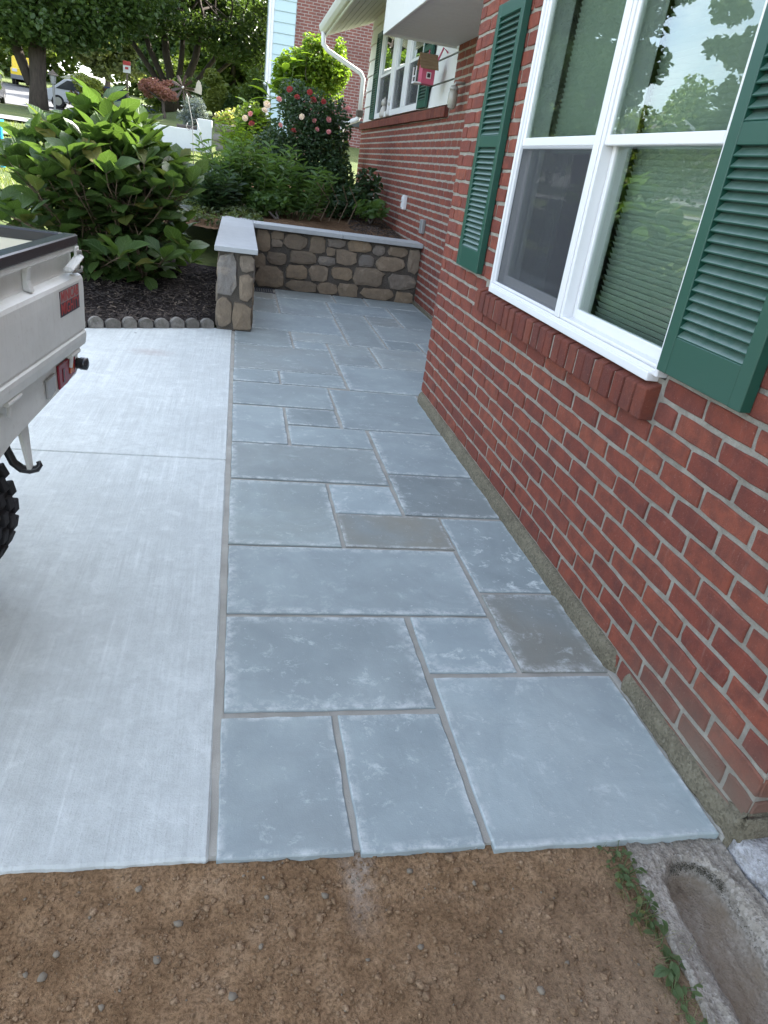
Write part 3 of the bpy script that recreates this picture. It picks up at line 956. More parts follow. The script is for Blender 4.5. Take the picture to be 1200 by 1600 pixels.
# caulk round the frame on the brick reveal
ck = MB()
for i in range(46):
    z = .96 + i * .03
    w_ = random.uniform(.004, .016)
    if random.random() < .8:
        ck.box(1.281 + random.uniform(-.004, .004), wy1 - .002, z, 1.300, wy1 + w_, z + .026)
ck.build('caulk', plain('old_caulk', (.62, .60, .56), .8, var=.6), win)

# shutters
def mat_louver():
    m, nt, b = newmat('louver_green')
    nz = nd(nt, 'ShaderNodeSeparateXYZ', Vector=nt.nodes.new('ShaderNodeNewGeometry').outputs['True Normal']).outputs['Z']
    k = mth(nt, 'MULTIPLY', mth(nt, 'MULTIPLY', nz, 1.1, True), ramp(nt, noi(nt, 30, det=6), [(.3, .25), (.7, .6)]))  # upward slat faces coloured paler, standing in for the sky they reflect
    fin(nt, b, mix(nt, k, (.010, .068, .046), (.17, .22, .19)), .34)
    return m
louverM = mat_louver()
louvM = {}
def shutter(name, x, y0, y1, z0, z1, rails, stile, nl, thick=.034):
    sh = MB().box(x + .020, y0 + .01, z0 + .01, x + thick, y1 - .01, z1 - .01)
    sh = sh.build(name, plain('shutter_back', (.006, .035, .028), .6), house)
    for a, b_ in ((y0, y0 + stile), (y1 - stile, y1)):
        MB().box(x, a, z0, x + thick, b_, z1).build('stile', greenM, sh, .002)
    for a, b_ in rails:
        MB().box(x + .0015, y0 + stile, a, x + thick, y1 - stile, b_).build('rail', greenM, sh, .002)
    for (a, b_), (c_, d_) in zip(rails, rails[1:]):
        L = y1 - y0 - 2 * stile
        key = (round(L, 3), nl)
        p = (c_ - b_) / nl
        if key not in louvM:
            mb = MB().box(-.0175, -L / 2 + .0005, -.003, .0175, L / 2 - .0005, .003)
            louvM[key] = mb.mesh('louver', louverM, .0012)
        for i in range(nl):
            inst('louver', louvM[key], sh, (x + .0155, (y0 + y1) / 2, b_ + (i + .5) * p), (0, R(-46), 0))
    return sh
RL = [(.972, 1.080), (1.580, 1.634), (2.165, 2.225)]
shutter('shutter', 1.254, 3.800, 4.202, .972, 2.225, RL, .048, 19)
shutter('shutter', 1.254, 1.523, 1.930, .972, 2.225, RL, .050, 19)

# the wing: siding, window, canopy, eave
sid = MB().box(FX + .05, 8.32, 2.06, FX + .25, 14.45, 3.72).build('siding', plain('siding_joint', (.05, .05, .05), .8), house)
for i in range(7):
    z = 2.115 + i * .235
    for y0, y1 in ((8.325, 9.86), (13.05, 14.45)) if z < 3.25 else ((8.325, 14.45),):
        b = MB().add([(FX + .012, y0, z + .008), (FX + .012, y1, z + .008), (FX + .06, y1, z + .008), (FX + .06, y0, z + .008), (FX + .028, y0, z + .23), (FX + .028, y1, z + .23), (FX + .06, y1, z + .23), (FX + .06, y0, z + .23)],
                     [(0, 3, 2, 1), (4, 5, 6, 7), (0, 1, 5, 4), (1, 2, 6, 5), (2, 3, 7, 6), (3, 0, 4, 7)])
        b.build('siding_board', sidingM, sid)
rs = MB().box(FX - .005, 8.30, 1.985, FX + .2, 14.45, 2.10).build('window_sill', mortarM, house)
sm2 = [sill_brick(k + 20, .064, FX - .055, 2.090, 2.118, 1.992, FX + .05) for k in range(5)]
y = 8.34
while y < 14.42:
    inst('sill_brick', random.choice(sm2), rs, (random.uniform(-.002, .002), y, random.uniform(-.002, .002)))
    y += .0742
w2 = link(bpy.data.objects.new('window', MB().box(FX + .10, 9.86, 2.13, FX + .20, 13.05, 3.36).mesh('window', plain('dim_room', (.02, .022, .026), .6))), house)
profile_frame('frame', FX - .02, FX + .06, 9.86, 13.05, 2.125, 3.36, .075, parent=w2)
for y0, y1 in ((9.935, 10.73), (10.98, 11.69), (11.99, 12.975)):
    sA = profile_frame('sash', FX + .004, FX + .03, y0, y1, 2.70, 3.29, .035, parent=w2)
    MB().box(FX + .015, y0 + .03, 2.73, FX + .018, y1 - .03, 3.26).build('pane', glassM, sA)
    sB = profile_frame('sash', FX + .014, FX + .05, y0, y1, 2.195, 2.745, .035, parent=w2)
    MB().box(FX + .025, y0 + .03, 2.225, FX + .028, y1 - .03, 2.71).build('pane', glassM, sB)
    MB().box(FX + .001, y0 + .02, 2.21, FX + .003, y1 - .02, 2.70).build('insect_screen', screenM, sB)
for y0, y1 in ((10.73, 10.98), (11.69, 11.99)):
    MB().box(FX - .018, y0, 2.20, FX + .055, y1, 3.285).build('mullion', vinylM, w2, .006)
RL2 = [(2.130, 2.21), (2.72, 2.77), (3.29, 3.35)]
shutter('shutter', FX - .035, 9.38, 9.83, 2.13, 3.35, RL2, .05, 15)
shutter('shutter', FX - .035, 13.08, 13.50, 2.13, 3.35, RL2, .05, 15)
# entrance canopy
cz = 2.635
can = MB().box(1.375, 4.652, cz + .02, FX + .02, 8.36, cz + .42).build('canopy', sidingM, house)
for i in range(30):
    y = 4.66 + i * .1235
    if y + .12 < 8.37:
        MB().box(1.378, y, cz, FX - .002, y + .118, cz + .018).build('soffit_board', plain('soffit', (.56, .555, .54), .6), can, .003)
for i, (y0, y1) in enumerate(((4.652, 6.03), (6.034, 7.42), (7.424, 8.372))):
    MB().box(1.352, y0, cz - .022, 1.374, y1, cz + .43).build('fascia_board', sidingM, can, .003)
MB().box(1.352, 8.362, cz - .022, FX - .003, 8.384, cz + .43).build('fascia_board', sidingM, can, .003)
# wing eave: sloping soffit, fascia, gutter and roof
ez0, ez1 = 3.38, 3.667
ev = MB().add([(1.40, 4.66, ez0), (1.40, 14.75, ez0), (FX + .06, 14.75, ez1 + .02), (FX + .06, 4.66, ez1 + .02), (1.40, 4.66, ez0 + .05), (1.40, 14.75, ez0 + .05), (FX + .06, 14.75, ez1 + .07), (FX + .06, 4.66, ez1 + .07)],
              [(0, 3, 2, 1), (4, 5, 6, 7), (0, 1, 5, 4), (1, 2, 6, 5), (2, 3, 7, 6), (3, 0, 4, 7)]).build('eave', plain('eave_core', (.5, .5, .48), .7), house)
for i in range(7):
    t0, t1 = i / 7 + .006, (i + 1) / 7 - .006
    xa, xb = 1.40 + t0 * (FX - 1.40), 1.40 + t1 * (FX - 1.40)
    za, zb = ez0 + t0 * (ez1 - ez0), ez0 + t1 * (ez1 - ez0)
    MB().add([(xa, 4.66, za - .014), (xa, 14.74, za - .014), (xb, 14.74, zb - .014), (xb, 4.66, zb - .014), (xa, 4.66, za), (xa, 14.74, za), (xb, 14.74, zb), (xb, 4.66, zb)],
             [(0, 3, 2, 1), (4, 5, 6, 7), (0, 1, 5, 4), (1, 2, 6, 5), (2, 3, 7, 6), (3, 0, 4, 7)]).build('soffit_board', MATS['soffit'], ev)
MB().box(1.372, 4.66, ez0 - .03, 1.398, 14.78, ez0 + .14).build('fascia_board', gutterM, ev, .003)
gp = [(1.37, ez0 + .12), (1.37, ez0 + .01), (1.325, ez0 + .0), (1.285, ez0 + .035), (1.262, ez0 + .085), (1.255, ez0 + .125), (1.268, ez0 + .125), (1.30, ez0 + .05), (1.36, ez0 + .03)]
gm = Matrix(((1, 0, 0, 0), (0, 0, 1, 0), (0, 1, 0, 0), (0, 0, 0, 1)))
MB().prism(gp, 4.66, 14.80, gm).build('gutter', gutterM, house)
shM = plain('roof_shingle', (.09, .085, .08), .95, var=.5, bump=.02)
rf = MB().add([(1.27, 4.66, ez0 + .15), (1.27, 14.82, ez0 + .15), (6.4, 14.82, 5.3), (6.4, 4.66, 5.3), (11.4, 14.82, 3.3), (11.4, 4.66, 3.3), (1.30, 4.66, ez0 + .06), (1.30, 14.82, ez0 + .06), (11.4, 14.82, 3.2), (11.4, 4.66, 3.2), (6.4, 14.82, 5.12), (6.4, 4.66, 5.12)],
              [(0, 1, 2, 3), (3, 2, 4, 5), (0, 6, 7, 1), (5, 4, 8, 9), (6, 11, 10, 7), (11, 9, 8, 10), (1, 7, 10, 2), (2, 10, 8, 4), (0, 3, 11, 6), (3, 5, 9, 11)]).build('roof', shM, house)
rf = MB().add([(1.1, -8.3, 4.05), (1.1, 4.80, 4.05), (6.4, 4.80, 6.2), (6.4, -8.3, 6.2), (11.2, 4.80, 4.0), (11.2, -8.3, 4.0), (1.1, -8.3, 3.95), (1.1, 4.80, 3.95), (11.2, 4.80, 3.9), (11.2, -8.3, 3.9)],
              [(0, 1, 2, 3), (3, 2, 4, 5), (6, 9, 8, 7), (0, 6, 7, 1), (5, 4, 8, 9), (1, 7, 8, 4, 2), (0, 3, 5, 9, 6)]).build('roof', shM, house)  # unseen near roof, height shaped to keep truck and drive in shade
# downspout at the far corner of the wing
dsp = MB().tube([(1.33, 14.62, ez0 + .02), (1.34, 14.62, ez0 - .16), (1.42, 14.60, ez0 - .24), (2.02, 14.50, ez0 - .50), (2.075, 14.49, ez0 - .58), (2.075, 14.49, 2.30)], .042, 8)
dsp.tube([(2.075, 14.49, 2.24), (2.05, 14.50, 2.16), (1.84, 14.62, 2.06), (1.80, 14.64, 1.96), (1.80, 14.64, .95)], .046, 8)
dsp = dsp.build('downspout', gutterM, house, 0, True)
MB().box(2.02, 14.40, 2.20, 2.125, 14.58, 2.31).build('downspout_collar', plain('rusty_collar', (.09, .075, .06), .8), dsp, .01)
# outlet cover and small grey box on the wing wall
MB().box(FX - .05, 9.77, .98, FX, 9.87, 1.15).box(FX - .062, 9.785, 1.0, FX - .05, 9.855, 1.06).box(FX - .062, 9.785, 1.07, FX - .05, 9.855, 1.13).build('outlet_cover', plain('outlet_white', (.72, .73, .73), .4), house, .006)
MB().box(FX - .045, 8.60, .80, FX, 8.72, .95).build('junction_box', plain('box_grey', (.36, .37, .37), .45, .6), house, .006)
# jelly jar wall lamp
jl = MB().lathe([(.045, 2.20), (.046, 2.215), (.030, 2.235)], 14, Matrix.Translation((FX - .10, 7.86, 0))).tube([(FX - .10, 7.86, 2.232), (FX - .09, 7.86, 2.26), (FX, 7.86, 2.27)], .014, 8)
jl = jl.build('wall_lamp', plain('lamp_metal', (.45, .45, .43), .5, .5), house, 0, True)
MB().lathe([(.038, 2.20), (.046, 2.17), (.048, 2.08), (.038, 2.045), (.012, 2.03)], 14, Matrix.Translation((FX - .10, 7.86, 0))).build('jar', plain('jar_glass', (.42, .40, .34), .2, var=.5), jl, 0, True)
# things on and at the wing
def birdhouse():
    t = thing('birdhouse', 'pink wooden birdhouse with shingle roof and balcony hanging by the wing window', 'birdhouse', (FX - .16, 8.85, 2.30))
    pk, wt = plain('pink_paint', (.50, .085, .15), .6), plain('birdhouse_white', (.70, .70, .70), .6)
    x, y, z = FX - .18, 8.83, 2.30
    bd = MB().add([(x - .07, y - .09, z), (x + .07, y - .09, z), (x + .07, y + .09, z), (x - .07, y + .09, z), (x - .07, y - .09, z + .15), (x + .07, y - .09, z + .15), (x + .07, y + .09, z + .15), (x - .07, y + .09, z + .15), (x - .07, y, z + .26), (x + .07, y, z + .26)],
                  [(0, 3, 2, 1), (0, 1, 5, 4), (2, 3, 7, 6), (0, 4, 8, 7, 3), (1, 2, 6, 9, 5), (4, 5, 9, 8), (7, 8, 9, 6)]).build('body', pk, t)
    rfm = plain('birdhouse_shingle', (.27, .175, .095), .9, var=.5)
    for i in range(5):
        for s in (-1, 1):
            a, b_ = i / 5, (i + 1) / 5
            ya, yb = y + s * (.115 - .115 * a), y + s * (.115 - .115 * b_)
            za, zb = z + .135 + .15 * a, z + .135 + .15 * b_
            MB().add([(x - .10, ya, za + .012), (x + .10, ya, za + .012), (x + .10, yb, zb + .006), (x - .10, yb, zb + .006), (x - .10, ya, za), (x + .10, ya, za), (x + .10, yb, zb - .006), (x - .10, yb, zb - .006)],
                     [(0, 1, 2, 3), (7, 6, 5, 4), (0, 4, 5, 1), (2, 6, 7, 3), (1, 5, 6, 2), (0, 3, 7, 4)]).build('roof_shingle', rfm, t)
    MB().box(x - .02, y - .094, z + .05, x + .03, y - .089, z + .11).build('window', wt, t)
    MB().box(x - .012, y - .097, z + .06, x + .022, y - .0935, z + .10).build('pane', plain('birdhouse_dark', (.03, .02, .02), .7), t)
    MB().box(x - .14, y - .08, z - .005, x - .06, y + .08, z + .008).box(x - .138, y - .078, z + .008, x - .128, y - .066, z + .15).box(x - .138, y + .066, z + .008, x - .128, y + .078, z + .15).box(x - .138, y - .066, z + .055, x - .13, y + .066, z + .065).build('balcony', wt, t)
    MB().tube([(x, y, z + .255), (x, y, cz - .01)], .006, 6).tube([(x + .09, y - .03, z + .22), (x + .14, y - .05, z + .36), (FX + .01, y - .06, z + .32)], .010, 6).build('hanger', pk, t)
birdhouse()
def figurine(nm, lab, x, y, z, s, col, ear):
    t = thing(nm, lab, 'figurine', (x, y, z))
    m = plain(nm + '_glaze', col, .4, var=.6)
    MB().lathe([(.055 * s, 0), (.062 * s, .03 * s), (.045 * s, .10 * s), (.028 * s, .13 * s)], 12, Matrix.Translation((x, y, z))).build('body', m, t, 0, True)
    hd = MB().lathe([(.012 * s, .118 * s), (.034 * s, .135 * s), (.040 * s, .165 * s), (.028 * s, .195 * s), (.008 * s, .205 * s)], 12, Matrix.Translation((x - .01 * s, y, z)))
    for d in (-1, 1):
        hd.lathe([(.014 * s, .18 * s), (.004 * s, (.22 + ear) * s)], 6, Matrix.Translation((x - .01 * s, y + d * .024 * s, z)))
    hd.build('head', m, t, 0, True)
figurine('cat_figurine', 'small white and brown cat figurine on the wing window sill beside the downspout', FX - .0, 12.25, 2.12, 1.25, (.62, .58, .52), .0)
figurine('rabbit_figurine', 'small white rabbit figurine on the wing window sill between two mullions', FX - .0, 11.78, 2.12, 1.1, (.66, .64, .60), .05)

# ------------------------------------------------------------------ concrete block and trough by the near corner
trough = thing('drain_trough', 'old weathered concrete drain trough with a rounded gully beside the soil', 'trough', (1.15, .8, -.1))
NX_, NY_ = 60, 80
V, F = [], []
for j in range(NY_ + 1):
    y = 1.085 - j * 1.1 / NY_
    for i in range(NX_ + 1):
        u = i / NX_
        xl = 1.006 - .075 * (1.085 - y) / 1.0 * 1.0 + .006 * mnoise.noise((0, y * 14, 3))
        xr = 1.275 + .02 * (1.085 - y) + .010 * mnoise.noise((5, y * 9, 1))
        x = xl + (xr - xl) * u
        z = -.018 + .006 * fb(x, y, 12) + .006 * fb(x, y, 55, 3)
        # gully: rounded head near the stone, then straight
        cxg = 1.135 - .02 * (1.0 - y)
        hw = .072
        dy = max(0, y - .94)
        dd = math.hypot((x - cxg), dy) / hw
        g_ = 1 / (1 + math.exp((dd - 1.0) * 15))
        z -= .062 * g_
        if i == 0 or i == NX_ or j == 0:
            z -= .012
        V.append((x, y, z))
n0 = NX_ + 1
F = [(j * n0 + i, (j + 1) * n0 + i, (j + 1) * n0 + i + 1, j * n0 + i + 1) for j in range(NY_) for i in range(NX_)]
me = bpy.data.meshes.new('channel')
k0 = len(V)
bor = [i for i in range(n0)] + [j * n0 + NX_ for j in range(1, NY_ + 1)] + [NY_ * n0 + i for i in range(NX_ - 1, -1, -1)] + [j * n0 for j in range(NY_ - 1, 0, -1)]
V += [(V[i][0], V[i][1], -.14) for i in bor]
F += [(bor[i], bor[(i + 1) % len(bor)], k0 + (i + 1) % len(bor), k0 + i) for i in range(len(bor))]
me.from_pydata(V, [], F)
bm = bmesh.new(); bm.from_mesh(me); bmesh.ops.recalc_face_normals(bm, faces=bm.faces); bm.to_mesh(me); bm.free()
me.polygons.foreach_set('use_smooth', [True] * len(me.polygons))
me.materials.append(oldM)
link(bpy.data.objects.new('channel', me), trough)
# damp moss round the head of the gully
mo = []
for i in range(1500):
    a = random.uniform(-.3, 2.2)
    r_ = .070 + random.gauss(0, .007)
    x, y = 1.135 + r_ * math.cos(a), .945 + r_ * math.sin(a)
    if a < 0:
        x, y = 1.135 + .066 + random.gauss(0, .008) - .02 * (1 - y), .95 - random.random() * .16
    mo.append((x, y, -.036 + random.uniform(-.012, .006)))
V, F = [], []
for p in mo:
    s = random.uniform(.0008, .0026)
    k = len(V)
    for q in range(3):
        t = random.uniform(0, 6.3)
        V.append((p[0] + s * math.cos(t), p[1] + s * math.sin(t), p[2] + random.uniform(0, .005)))
    F.append((k, k + 1, k + 2))
o = link(bpy.data.objects.new('moss', fast_mesh('moss', V, F, plain('moss', (.055, .052, .034), .95))), trough)
o['kind'] = 'stuff'
def rock(name, mat, parent, pts_, disp, seed, sub=3):
    """a rough block: the box is cut up, then pushed about by noise"""
    bm = bmesh.new()
    vs = [bm.verts.new(p) for p in pts_]
    for f in [(0, 3, 2, 1), (4, 5, 6, 7), (0, 1, 5, 4), (1, 2, 6, 5), (2, 3, 7, 6), (3, 0, 4, 7)]:
        bm.faces.new([vs[i] for i in f])
    bmesh.ops.bevel(bm, geom=list(bm.edges), offset=.012, segments=2, affect='EDGES')
    for _ in range(sub):
        bmesh.ops.subdivide_edges(bm, edges=[e for e in bm.edges if e.calc_length() > .02], cuts=1, use_grid_fill=True)
    bmesh.ops.triangulate(bm, faces=bm.faces)
    bm.normal_update()
    for v in bm.verts:
        q = mnoise.fractal((v.co * 14 + Vector((seed, 0, 0))), 1, 2, 5)
        v.co += v.normal * q * disp
    me = bpy.data.meshes.new(name)
    bm.to_mesh(me); bm.free()
    me.polygons.foreach_set('use_smooth', [True] * len(me.polygons))
    me.materials.append(mat)
    return link(bpy.data.objects.new(name, me), parent)
o = rock('concrete_step', effM, None, [(1.300, .55, -.14), (2.0, .45, -.14), (2.0, 1.05, -.14), (1.27, 1.06, -.14), (1.312, .56, .012), (2.0, .45, .03), (2.0, 1.045, .04), (1.278, 1.052, .026)], .006, 2.0, 4)
tag(o, 'old concrete step with white efflorescence at the brick corner', 'step')
o = rock('corner_footing', lipM, house, [(1.268, 1.028, -.10), (1.5, 1.02, -.10), (1.5, 1.075, -.10), (1.275, 1.15, -.10), (1.276, 1.032, .10), (1.5, 1.03, .12), (1.5, 1.075, .10), (1.285, 1.12, .06)], .007, 6.0, 2)

# ------------------------------------------------------------------ fieldstone retaining wall
rw = thing('stone_retaining_wall', 'low fieldstone retaining wall with a pier end and bluestone caps', 'stone wall', (.9, 8.0, 0))
core = MB().box(.175, 8.625, -.1, FX - .003, 8.86, .642).box(-.135, 6.285, -.1, .15, 9.12, .640)
core.build('mortar_core', wallmortM, rw)
WS = [(.22, .41, .37, .63), (.38, .55, .52, .63), (.39, .47, .51, .54), (.52, .47, .79, .62), (.82, .45, 1.0, .63), (1.02, .54, 1.22, .62), (1.26, .52, 1.53, .63), (1.56, .51, 1.7, .61), (1.74, .52, 1.96, .62), (1.99, .35, 2.12, .62), (.22, .22, .33, .37), (.35, .28, .57, .4), (.61, .32, .91, .45), (.93, .33, 1.12, .42), (1.02, .44, 1.11, .52), (1.13, .36, 1.38, .52), (1.4, .37, 1.58, .49), (1.6, .35, 1.95, .5), (.23, .02, .55, .25), (.57, .14, .81, .29), (.84, .14, 1.05, .31), (1.09, .19, 1.34, .32), (1.36, .15, 1.72, .36), (1.77, .15, 2.11, .32), (.59, .01, .93, .12), (.95, .01, 1.18, .13), (1.2, .0, 1.43, .15), (1.47, .01, 1.87, .13), (1.89, .0, 2.11, .12)]
def field_stone(x0, z0, x1, z1, seed, to_world, depth=.03):
    r = random.Random(seed)
    cx, cz_ = (x0 + x1) / 2, (z0 + z1) / 2
    w, h = (x1 - x0) / 2 + .009, (z1 - z0) / 2 + .008
    n = 11
    out = []
    for i in range(n):
        a = 2 * math.pi * i / n + r.uniform(-.16, .16)
        c_, s_ = math.cos(a), math.sin(a)
        k = 1 / (abs(c_) ** 7 + abs(s_) ** 7) ** (1 / 7)
        k *= r.uniform(.86, 1.05)
        out.append((c_ * k * w, s_ * k * h))
    V, F = [], []
    for sc, d in ((1, -.03), (1, .004), (.95, depth * .8), (.6, depth * r.uniform(.85, 1.05))):
        for x, z in out:
            V.append(to_world(cx + x * sc, d + r.uniform(-.003, .003) * (d > 0), cz_ + z * sc))
    V.append(to_world(cx + r.uniform(-.2, .2) * w, depth * r.uniform(.85, 1.15), cz_ + r.uniform(-.2, .2) * h))
    for j in range(3):
        F += [(j * n + i, j * n + (i + 1) % n, (j + 1) * n + (i + 1) % n, (j + 1) * n + i) for i in range(n)]
    F += [(3 * n + i, 3 * n + (i + 1) % n, 4 * n) for i in range(n)]
    o = MB().add(V, F).build('stone', fieldM, rw)
    return o
for k, s in enumerate(WS):
    field_stone(*s, k, lambda x, d, z: (x, 8.628 - d, z))
for k, s in enumerate([(-.134, .29, .010, .625), (.042, .495, .147, .622), (.042, .248, .148, .476), (-.134, .02, -.024, .268), (-.002, .01, .147, .232)]):
    field_stone(*s, k + 50, lambda x, d, z: (x, 6.29 - d, z), .024)
y = 6.34
k = 90
while y < 8.5:                                # bed side and patio side of the pier wall
    w_ = random.uniform(.2, .36)
    zz = .0
    while zz < .55:
        h_ = random.uniform(.13, .24)
        h_ = min(h_, .635 - zz)
        field_stone(y, zz + .01, y + w_, zz + h_ - .012, k, lambda x, d, z: (.148 + d, x, z), .02)
        field_stone(y, zz + .01, y + w_, zz + h_ - .012, k + 300, lambda x, d, z: (-.133 - d, x, z), .02)
        zz += h_ + .012
        k += 1
    y += w_ + .02
MB().box(-.170, 6.215, .642, .178, 9.16, .682).build('cap_stone', capM, rw, .004)
MB().box(.180, 8.545, .644, 1.18, 8.90, .692).build('cap_stone', capM, rw, .004)
MB().box(1.184, 8.545, .644, FX - .004, 8.90, .692).build('cap_stone', capM, rw, .004)

# scalloped edging blocks along the bed
edgM, nt_, b_e = newmat('edging_concrete')
fin(nt_, b_e, mix(nt_, ramp(nt_, noi(nt_, 24, det=7, rough=.7), [(.4, 0), (.65, .7)]), mix(nt_, nt_.nodes.new('ShaderNodeObjectInfo').outputs['Random'], (.13, .118, .10), (.25, .235, .21)), (.08, .075, .06)), .95, noi(nt_, 60, det=6), .006, .9)
prof = [(-.058, -.05), (.058, -.05), (.058, .035)] + [(.058 * math.cos(a), .035 + .046 * math.sin(a)) for a in np.linspace(.3, math.pi - .3, 9)] + [(-.058, .035)]
em_ = MB().prism(prof, -.03, .03, Matrix(((1, 0, 0, 0), (0, 0, 1, 0), (0, 1, 0, 0), (0, 0, 0, 1)))).mesh('edging_block', edgM, .006, False, 2)
x = -.215
for i in range(24):
    yy = edge_y(x) + .012
    o = inst('edging_block', em_, None, (x, yy, random.uniform(-.004, .004)), (random.uniform(-.06, .06), random.uniform(-.03, .03), math.atan(.43 if x > -1.15 else .12)), (random.uniform(.93, 1.02), 1.0, random.uniform(.85, 1.1)))
    tag(o, 'round topped grey concrete edging block between the mulch bed and driveway', 'edging block', 'scalloped edging blocks along the mulch bed')
    x -= .119 if x > -1.15 else .125

# ------------------------------------------------------------------ loose bits on soil and mulch
ICO = bmesh.new()
bmesh.ops.create_icosphere(ICO, subdivisions=1, radius=1)
IV = np.array([v.co[:] for v in ICO.verts])
IF = np.array([[v.index for v in f.verts] for f in ICO.faces])
ICO.free()
def pebbles(pts_, sizes, name, mat, flat=.7):
    Vs, Fs, k = [], [], 0
    for p, s in zip(pts_, sizes):
        q = IV * (1 + rng.uniform(-.28, .28, (len(IV), 1))) * s * np.array([rng.uniform(.8, 1.3), rng.uniform(.8, 1.2), flat])
        a = rng.uniform(0, 6.28)
        c_, s_ = math.cos(a), math.sin(a)
        q = np.stack([q[:, 0] * c_ - q[:, 1] * s_, q[:, 0] * s_ + q[:, 1] * c_, q[:, 2]], 1) + np.array(p)
        Vs.append(q)
        Fs.append(IF + k)
        k += len(IV)
    o = link(bpy.data.objects.new(name, fast_mesh(name, np.concatenate(Vs), np.concatenate(Fs), mat)))
    return o
P = []
Z = []
for i in range(6500):
    x, y = random.uniform(-.62, .99), random.uniform(.55, 1.085)
    P.append((x, y, zsoil(x, y) + .001))
    Z.append(min(.013, .0009 + random.expovariate(1 / .0015)))
tag(pebbles(P, Z, 'soil_clods', clodM), 'loose clods and crumbs of brown soil', 'soil', kind='stuff')
P, Z = [], []
for i in range(200):
    x, y = random.uniform(-.62, .99), random.uniform(.55, 1.085)
    P.append((x, y, zsoil(x, y) + .001))
    Z.append(min(.0065, .0008 + random.expovariate(1 / .0011)))
for i in range(26):
    x, y = random.uniform(-.55, .95), random.uniform(.6, 1.07)
    P.append((x, y, zsoil(x, y) + .001))
    Z.append(random.uniform(.005, .010))
tag(pebbles(P, Z, 'gravel_bits', plain('pale_gravel', (.29, .245, .18), .9, var=.7), .6), 'pale bits of gravel scattered over the brown soil', 'gravel', kind='stuff')
# mulch chips
V, F = [], []
def chip(x, y, z, L, w):
    a, t = random.uniform(0, 3.14), random.uniform(-.5, .5)
    d = Vector((math.cos(a) * math.cos(t), math.sin(a) * math.cos(t), math.sin(t)))
    n_ = Vector((-math.sin(a), math.cos(a), random.uniform(-.5, .5))).normalized()
    u_ = d.cross(n_) * w * .4
    k = len(V)
    p = Vector((x, y, z))
    for q in (p - d * L - n_ * w, p + d * L - n_ * w, p + d * L + n_ * w, p - d * L + n_ * w):
        V.append(q - u_)
    for q in (p - d * L * .9, p + d * L * .85):
        V.append(q + u_)
    F.extend([(k, k + 1, k + 5, k + 4), (k + 3, k + 4, k + 5, k + 2), (k, k + 4, k + 3, k + 3), (k + 1, k + 2, k + 5, k + 5)])
for i in range(5200):
    x, y = random.uniform(-2.0, -.17), random.uniform(5.7, 7.9)
    if y > edge_y(x) + .05:
        chip(x, y, zbed(x, y) + .006, random.uniform(.008, .034), random.uniform(.003, .009))
for i in range(2200):
    x, y = random.uniform(1.4, 2.1), random.uniform(8.95, 12.0)
    if x > 1.62 + .15 * math.sin(y * 1.7):
        chip(x, y, zter(x, y) + .006, random.uniform(.006, .03), random.uniform(.002, .007))
me = bpy.data.meshes.new('mulch_chips')
F2 = [tuple(dict.fromkeys(f)) for f in F]
me.from_pydata([tuple(v) for v in V], [], F2)
me.materials.append(chipM)
tag(link(bpy.data.objects.new('mulch_chips', me)), 'dark shredded bark mulch chips on the planting beds', 'mulch', kind='stuff')

# ------------------------------------------------------------------ foliage helpers
def rot_frames(n, up_bias=.5, r=None):
    r = r or rng
    d = r.normal(size=(n, 3))
    d[:, 2] *= .6
    d /= np.linalg.norm(d, axis=1)[:, None]
    nn = r.normal(size=(n, 3)) * (1 - up_bias) + np.array([0, 0, 1.0]) * up_bias
    s = np.cross(d, nn)
    s /= np.linalg.norm(s, axis=1)[:, None] + 1e-9
    u = np.cross(s, d)
    return d, s, u
def leaf_mesh(name, cen, L, W, mat, up_bias=.5, fold=.25, dirs=None, droop=.0):
    """six-cornered folded leaves, one pair of quads each"""
    n = len(cen)
    cen = np.asarray(cen, float)
    d, s, u = rot_frames(n, up_bias)
    if dirs is not None:
        d = np.asarray(dirs, float) + rng.normal(size=(n, 3)) * .15
        d /= np.linalg.norm(d, axis=1)[:, None]
        s = np.cross(d, u)
        s /= np.linalg.norm(s, axis=1)[:, None] + 1e-9
        u = np.cross(s, d)
    L = np.broadcast_to(L, n)[:, None] * rng.uniform(.7, 1.25, (n, 1))
    W = np.broadcast_to(W, n)[:, None] * rng.uniform(.75, 1.2, (n, 1))
    dz = np.array([0, 0, -1.0]) * droop
    base = cen - d * L * .5
    tip = cen + d * L * .5 + dz * L
    l1 = cen - d * L * .2 + s * W * .42 + u * W * fold
    l2 = cen + d * L * .18 + s * W * .40 + u * W * fold + dz * L * .4
    r1 = cen - d * L * .2 - s * W * .42 + u * W * fold
    r2 = cen + d * L * .18 - s * W * .40 + u * W * fold + dz * L * .4
    V = np.stack([base, l1, l2, tip, r2, r1], 1).reshape(-1, 3)
    k = (np.arange(n) * 6)[:, None]
    F = np.concatenate([k + np.array([0, 1, 2, 3]), k + np.array([0, 3, 4, 5])], 0)
    uvb = np.array([[0, 0], [1, .3], [1, .7], [0, 1], [-1, .7], [-1, .3]], float)
    return fast_mesh(name, V, F, mat, uv=np.tile(uvb, (n, 1)))
def blob_points(n, clumps, spread=.8):
    """clumps: (x,y,z,rx,ry,rz); more points near each clump's shell"""
    w = np.array([c[3] * c[4] * c[5] for c in clumps]) ** .7
    idx = rng.choice(len(clumps), n, p=w / w.sum())
    c = np.array(clumps)[idx]
    v = rng.normal(size=(n, 3))
    v /= np.linalg.norm(v, axis=1)[:, None]
    rad = rng.uniform(0, 1, n) ** (1 / 2.4)
    return c[:, :3] + v * c[:, 3:6] * rad[:, None]
